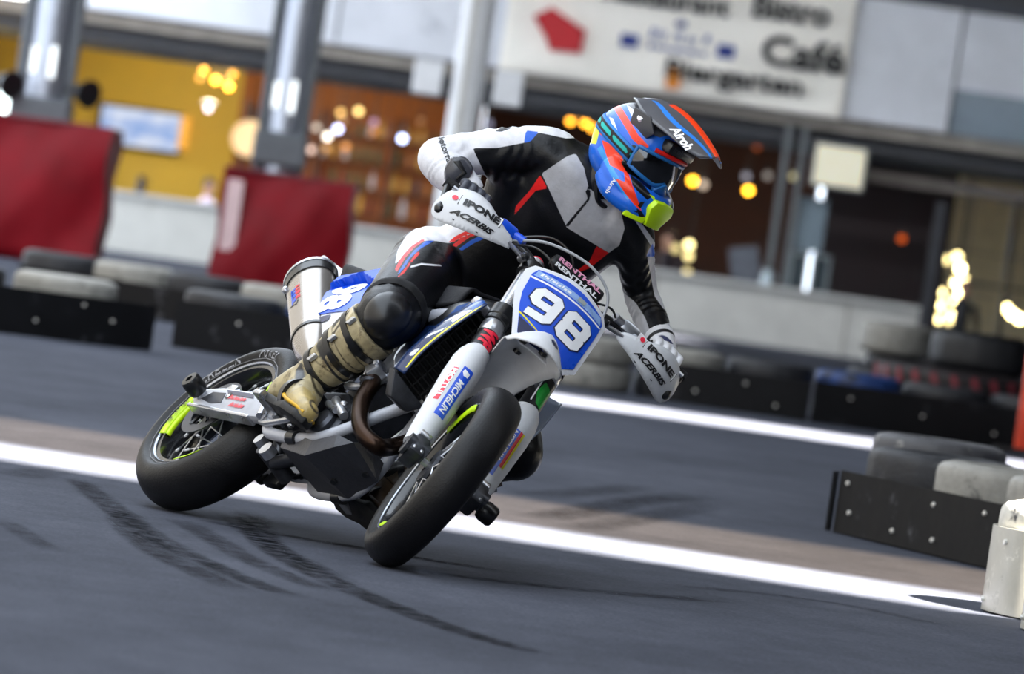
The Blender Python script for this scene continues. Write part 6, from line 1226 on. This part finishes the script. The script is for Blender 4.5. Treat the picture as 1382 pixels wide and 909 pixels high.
# ---- helmet
Mc = np.array(camo.matrix_world.to_3x3()); cr_, cu_, cb_ = Mc[:, 0], Mc[:, 1], Mc[:, 2]
def cv(v): v = nrm(v); return cr_*v[0] + cu_*v[1] + cb_*v[2]
hf = cv((0.62, -0.42, 0.66)); hu = cv((0.49, 0.87, 0.09)); hu = nrm(hu - hf*(hu @ hf)); hl = np.cross(hu, hf); HR = np.stack([hf, hl, hu], 1)
HC = at(858, 208, 17.33)
def h2w(P): return np.asarray(P, float) @ HR.T + HC
helm = empty('helmet', (0, 0, 0), person); helm.location = -Vector(RL)
m = MB(); m.ball((-0.012, 0, 0.018), (0.142, 0.120, 0.128), 32, 24); m.ball((-0.018, 0, -0.028), (0.122, 0.114, 0.092), 28, 20)
m.ball((0.03, 0, 0.05), (0.118, 0.108, 0.088), 28, 18)
for k, (rz, z) in enumerate(((0.040, -0.085), (0.036, -0.118))):
    m.tube(spline([(0.015, -0.090, z+0.034), (0.065, -0.092, z+0.006), (0.125, -0.066, z-0.006), (0.155, -0.03, z-0.008), (0.160, 0, z-0.008), (0.155, 0.03, z-0.008), (0.125, 0.066, z-0.006), (0.065, 0.092, z+0.006), (0.015, 0.090, z+0.034)], 8), [0.036, rz, 0.032, 0.030, 0.032, rz, 0.036], 18)
hm = remesh(m, 0.0045, 7, 0.5); Xh = verts(hm)
Xm = Xh.copy(); Xm[:, 1] = -np.abs(Xm[:, 1]); Wm = h2w(Xm); hxz = Wm[:, [0, 2]]
def hz(polys, Y=17.24): return np.maximum.reduce([sdf([at(a, b, Y)[[0, 2]] for a, b in p], hxz) for p in polys])
attr(hm, 'crown', np.maximum(hz([[(830, 142), (840, 120), (880, 110), (930, 140), (925, 175), (890, 186), (872, 178), (860, 160), (848, 140)]]), Xh[:, 2]-0.125))
attr(hm, 'red', hz([[(824, 137), (831, 131), (846, 156), (861, 182), (876, 198), (868, 202), (853, 188), (838, 162)], [(812, 152), (820, 160), (830, 186), (822, 188), (810, 181), (806, 166)], [(812, 188), (836, 201), (845, 228), (851, 245), (843, 247), (842, 233), (823, 223), (818, 208)], [(829, 240), (843, 246), (853, 250), (866, 286), (856, 277), (843, 261)], [(845, 226), (853, 250), (846, 250)]]))
attr(hm, 'black', hz([[(850, 236), (866, 247), (880, 265), (873, 270), (860, 258), (853, 250)], [(857, 279), (866, 286), (876, 302), (866, 302)]]))
attr(hm, 'port', np.minimum.reduce([Xh[:, 0]-0.055, 0.040-np.abs(Xh[:, 2]+0.012), 0.102-np.abs(Xh[:, 1])]))
attr(hm, 'white', hz([[(822, 156), (828, 160), (834, 178), (829, 178)], [(846, 140), (856, 148), (862, 166), (853, 158)]]))  # first zone paints a white highlight beside the red block
attr(hm, 'yel', hz([[(794, 180), (806, 166), (809, 178), (805, 194), (794, 192)]]))
attr(hm, 'cyan', hz([[(806, 200), (812, 196), (830, 232), (852, 268), (846, 270), (826, 240)]]))
M_helm = mat('helmet_paint', '1a6be0', 0.30, vary=0.05, coat=0.22, layers=[('cyan', '2f9be8'), ('crown', '55565c'), ('red', 'ff3a12'), ('white', 'f0f4ff'), ('black', '0d0e12'), ('yel', 'e2ec10'), ('port', '0b0b0e')], edge=0.0008)
Wv = h2w(Xh); hm.vertices.foreach_set('co', Wv.astype(np.float32).ravel()); hm.update(); link('shell', hm, M_helm, helm)
# peak
rows = []
for f_, u_, w_, dr in ((-0.075, 0.146, 0.045, 0.008), (-0.02, 0.166, 0.088, 0.030), (0.05, 0.174, 0.110, 0.058), (0.12, 0.168, 0.106, 0.060), (0.19, 0.150, 0.094, 0.050), (0.25, 0.128, 0.076, 0.036), (0.282, 0.114, 0.052, 0.022)):
    rows.append([(f_ - 0.016*(abs(t)**2 if f_ > 0.2 else 0), w_*t, u_ - dr*abs(t)**1.6 + (0.006 if abs(t) < 0.25 else 0)) for t in np.linspace(-1, 1, 9)])
G = grid(rows, 3, 4); pk = shell('peak', G, None, helm, 0.004, fn=h2w); na, nb = G.shape[:2]; U = np.repeat(np.linspace(0, 1, na), nb); T_ = np.abs(np.tile(np.linspace(-1, 1, nb), na))
me_ = pk.data; attr(me_, 'orange', np.minimum(0.20-T_, U-0.30)*0.1); attr(me_, 'blue', np.minimum(0.07-np.abs(T_-0.50+0.1*np.sin(U*9)), U-0.18)*0.1); attr(me_, 'white', np.full(na*nb, -1.0))
me_.materials.append(mat('peak_plastic', '54555b', 0.30, vary=0.08, coat=0.3, layers=[('orange', 'fb4414'), ('blue', '2f86e8')], edge=0.001))
pmesh2 = MB(); pmesh2.add(G.reshape(-1, 3), [(i*nb+j, i*nb+j+1, (i+1)*nb+j+1, (i+1)*nb+j) for i in range(na-1) for j in range(nb-1)]); pmm = pmesh2.mesh()
for sgn in (-1,):
    e1 = nrm([0.93, 0.12, -0.30]); nn3 = nrm([0.1, -0.85, 0.5]); e2 = np.cross(nn3, e1)
    word('peak_lettering', 'Airoh', (0.205, -0.088, 0.112), e1, e2, 0.095, 0.028, M_whv, helm, bold=0.04, shear=0.3, cuts=1, lift=0.012, fn=h2w)
for sgn in (-1, 1):
    m = MB(); m.lathe([(0.001, 0.006), (0.011, 0.005), (0.013, -0.004)], (0.045, sgn*0.108, 0.105), (0, sgn, 0.35), 14); m.xf(h2w); m.build('peak_screw', M_whv, helm)
    m = MB(); m.prism([(-0.02, -0.02), (0.06, -0.035), (0.085, -0.01), (0.05, 0.03), (-0.02, 0.03)], (0.03, sgn*0.105, 0.095), (1, 0, 0), (0, sgn*0.3, 1), 0.008, bev=0.003); m.xf(h2w); m.build('peak_bracket', mat('peak_grey', '3c3d43', 0.35, vary=0.1), helm)
m = MB(); m.box((0.135, 0, 0.072), (0.05, 0.12, 0.04), bev=0.014); m.xf(h2w); m.build('forehead_vent', M_blkm, helm); 
word('vent_lettering', 'Airoh', (0.158, -0.034, 0.074), nrm([0.35, 0.9, 0]), (0, 0, 1), 0.05, 0.018, M_dalu, helm, bold=0.03, lift=0.006, fn=h2w)
# goggles
gg = empty('goggles', (0, 0, 0), helm)
def gogg(t, off=0.0, z=0.0):   # curved round the face
    a = t*1.12; return np.array([0.028 + (0.118+off)*math.cos(a), (0.104+off)*math.sin(a), z])
def gz(t): return 0.036-0.004*t*t, -0.050+0.022*abs(t)**1.5 + (0.020*max(0, 1-abs(t)*3.5))
top = [gogg(t, 0.004, gz(t)[0]) for t in np.linspace(-1, 1, 25)]; bot = [gogg(t, 0.004, gz(t)[1]) for t in np.linspace(1, -1, 25)]
loop = np.array(top + bot + [top[0]]); m = MB(); m.tube(loop, 0.0068, 10); m.xf(h2w); m.build('goggle_frame', mat('goggle_blue', '1f6ab0', 0.35, vary=0.08), gg)
V, F = [], []; ts = np.linspace(-1, 1, 25)
for t in ts:
    zt, zb = gz(t)
    for k in range(7): z_ = zt+(zb-zt)*k/6; V.append(gogg(t, 0.006 + 0.004*math.sin(math.pi*k/6), z_))
for i in range(24):
    for k in range(6): a = i*7+k; F.append((a, a+1, a+8, a+7))
m = MB(); m.add(V, F); m.xf(h2w); m.build('goggle_lens', mat('smoked_lens', '0a0b0e', 0.05, vary=0.02, coat=0.8, spec=0.6), gg)
m = MB(); m.tube(loop[4:22] + np.array([0.004, 0, 0.012]), 0.007, 8); m.xf(h2w); m.build('brow_trim', mat('red_trim', 'e8201a', 0.35), gg)
m = MB(); m.prism([(-0.03, -0.02), (0.0, 0.012), (0.03, -0.02), (0.02, -0.034), (-0.02, -0.034)], (0.152, 0, -0.036), (0, 1, 0), (0.35, 0, 1), 0.02, bev=0.005); m.xf(h2w); m.build('nose_guard', mat('goggle_blue', '1f6ab0'), gg)
# strap lies on the shell from the goggles round the back
bvh = BVHTree.FromPolygons([tuple(v) for v in Wv], [tuple(p.vertices) for p in hm.polygons])
nst = 44; V = []; K_ = []
for i in range(nst):
    a = math.radians(52) + (2*math.pi-2*math.radians(52))*i/(nst-1); zc = -0.004 + 0.040*(1-math.cos(a-math.radians(52)))*0.5*(1 if a < math.pi else 1); zc = -0.004 + 0.045*math.sin((i/(nst-1))*math.pi)
    d_ = np.array([math.cos(a), -math.sin(a), 0])
    for k, dz in enumerate((-0.022, -0.011, 0.0, 0.011, 0.022)):
        o_ = h2w(np.array([d_*0.3 + np.array([0, 0, zc+dz])]))[0]; dw = (HR @ (-d_)); hh, hn, _, _ = bvh.ray_cast(Vector(o_), Vector(dw), 0.4)
        V.append((np.array(hh) - dw*0.004) if hh is not None else o_ + dw*0.17); K_.append((i, k))
m = MB(); m.add(V, [(i*5+k, i*5+k+1, (i+1)*5+k+1, (i+1)*5+k) for i in range(nst-1) for k in range(4)]); o = m.build('goggle_strap', None, gg)
K_ = np.array(K_, float); attr(o.data, 'teal', np.minimum(0.55-np.abs(K_[:, 1]-2), np.abs(((K_[:, 0]+2) % 6)-3)-0.25)*0.011 + 0*K_[:, 0]); attr(o.data, 'edge', (np.abs(K_[:, 1]-2)-1.25)*0.011)
o.data.materials.append(mat('strap_webbing', '0f1014', 0.6, vary=0.1, layers=[('teal', '12b8b0'), ('edge', '1f7fd0')], edge=0.001)); sd = o.modifiers.new('t', 'SOLIDIFY'); sd.thickness = 0.003
# chin vent
m = MB(); q = [(0.0, 0.034), (0.040, 0.030), (0.050, 0.004), (0.028, -0.050), (-0.028, -0.050), (-0.050, 0.004), (-0.040, 0.030)]
m.prism(q, (0.186, 0, -0.108), (0, 1, 0), (0.15, 0, 1), 0.026, bev=0.008); m.xf(h2w); m.build('mouth_vent', M_neon, helm, angle=30)
for sgn in (-1, 1):
    m = MB(); m.prism([(-0.020, -0.056), (0.045, -0.052), (0.062, 0.0), (0.040, 0.034), (-0.022, 0.036), (-0.008, 0.006)], (0.150, sgn*0.066, -0.106), (0.62, -sgn*0.78, 0), (0, 0, 1), 0.018, bev=0.005); m.xf(h2w); m.build('vent_wing', M_neon, helm, angle=30)
    m = MB(); m.prism([(-0.004, -0.026), (0.006, -0.026), (0.010, 0.018), (0.0, 0.018)], (0.165, sgn*0.066, -0.11), (0.62, -sgn*0.78, 0), (0, 0, 1), 0.006); m.xf(h2w); m.build('vent_slot', M_bkv, helm, smooth=False)
word('cheek_lettering', 'Airoh', (0.090, -0.128, -0.105), nrm([-0.05, 0.05, -1]), nrm([1, 0.5, 0]), 0.050, 0.012, M_whv, helm, bold=0.03, fn=h2w)
m = MB(); m.tube(spline([(-0.03, -0.06, -0.12), (-0.01, -0.03, -0.17), (-0.01, 0.03, -0.17), (-0.03, 0.06, -0.12)]), 0.008, 8); m.xf(h2w); m.build('chin_strap', M_bkv, helm)
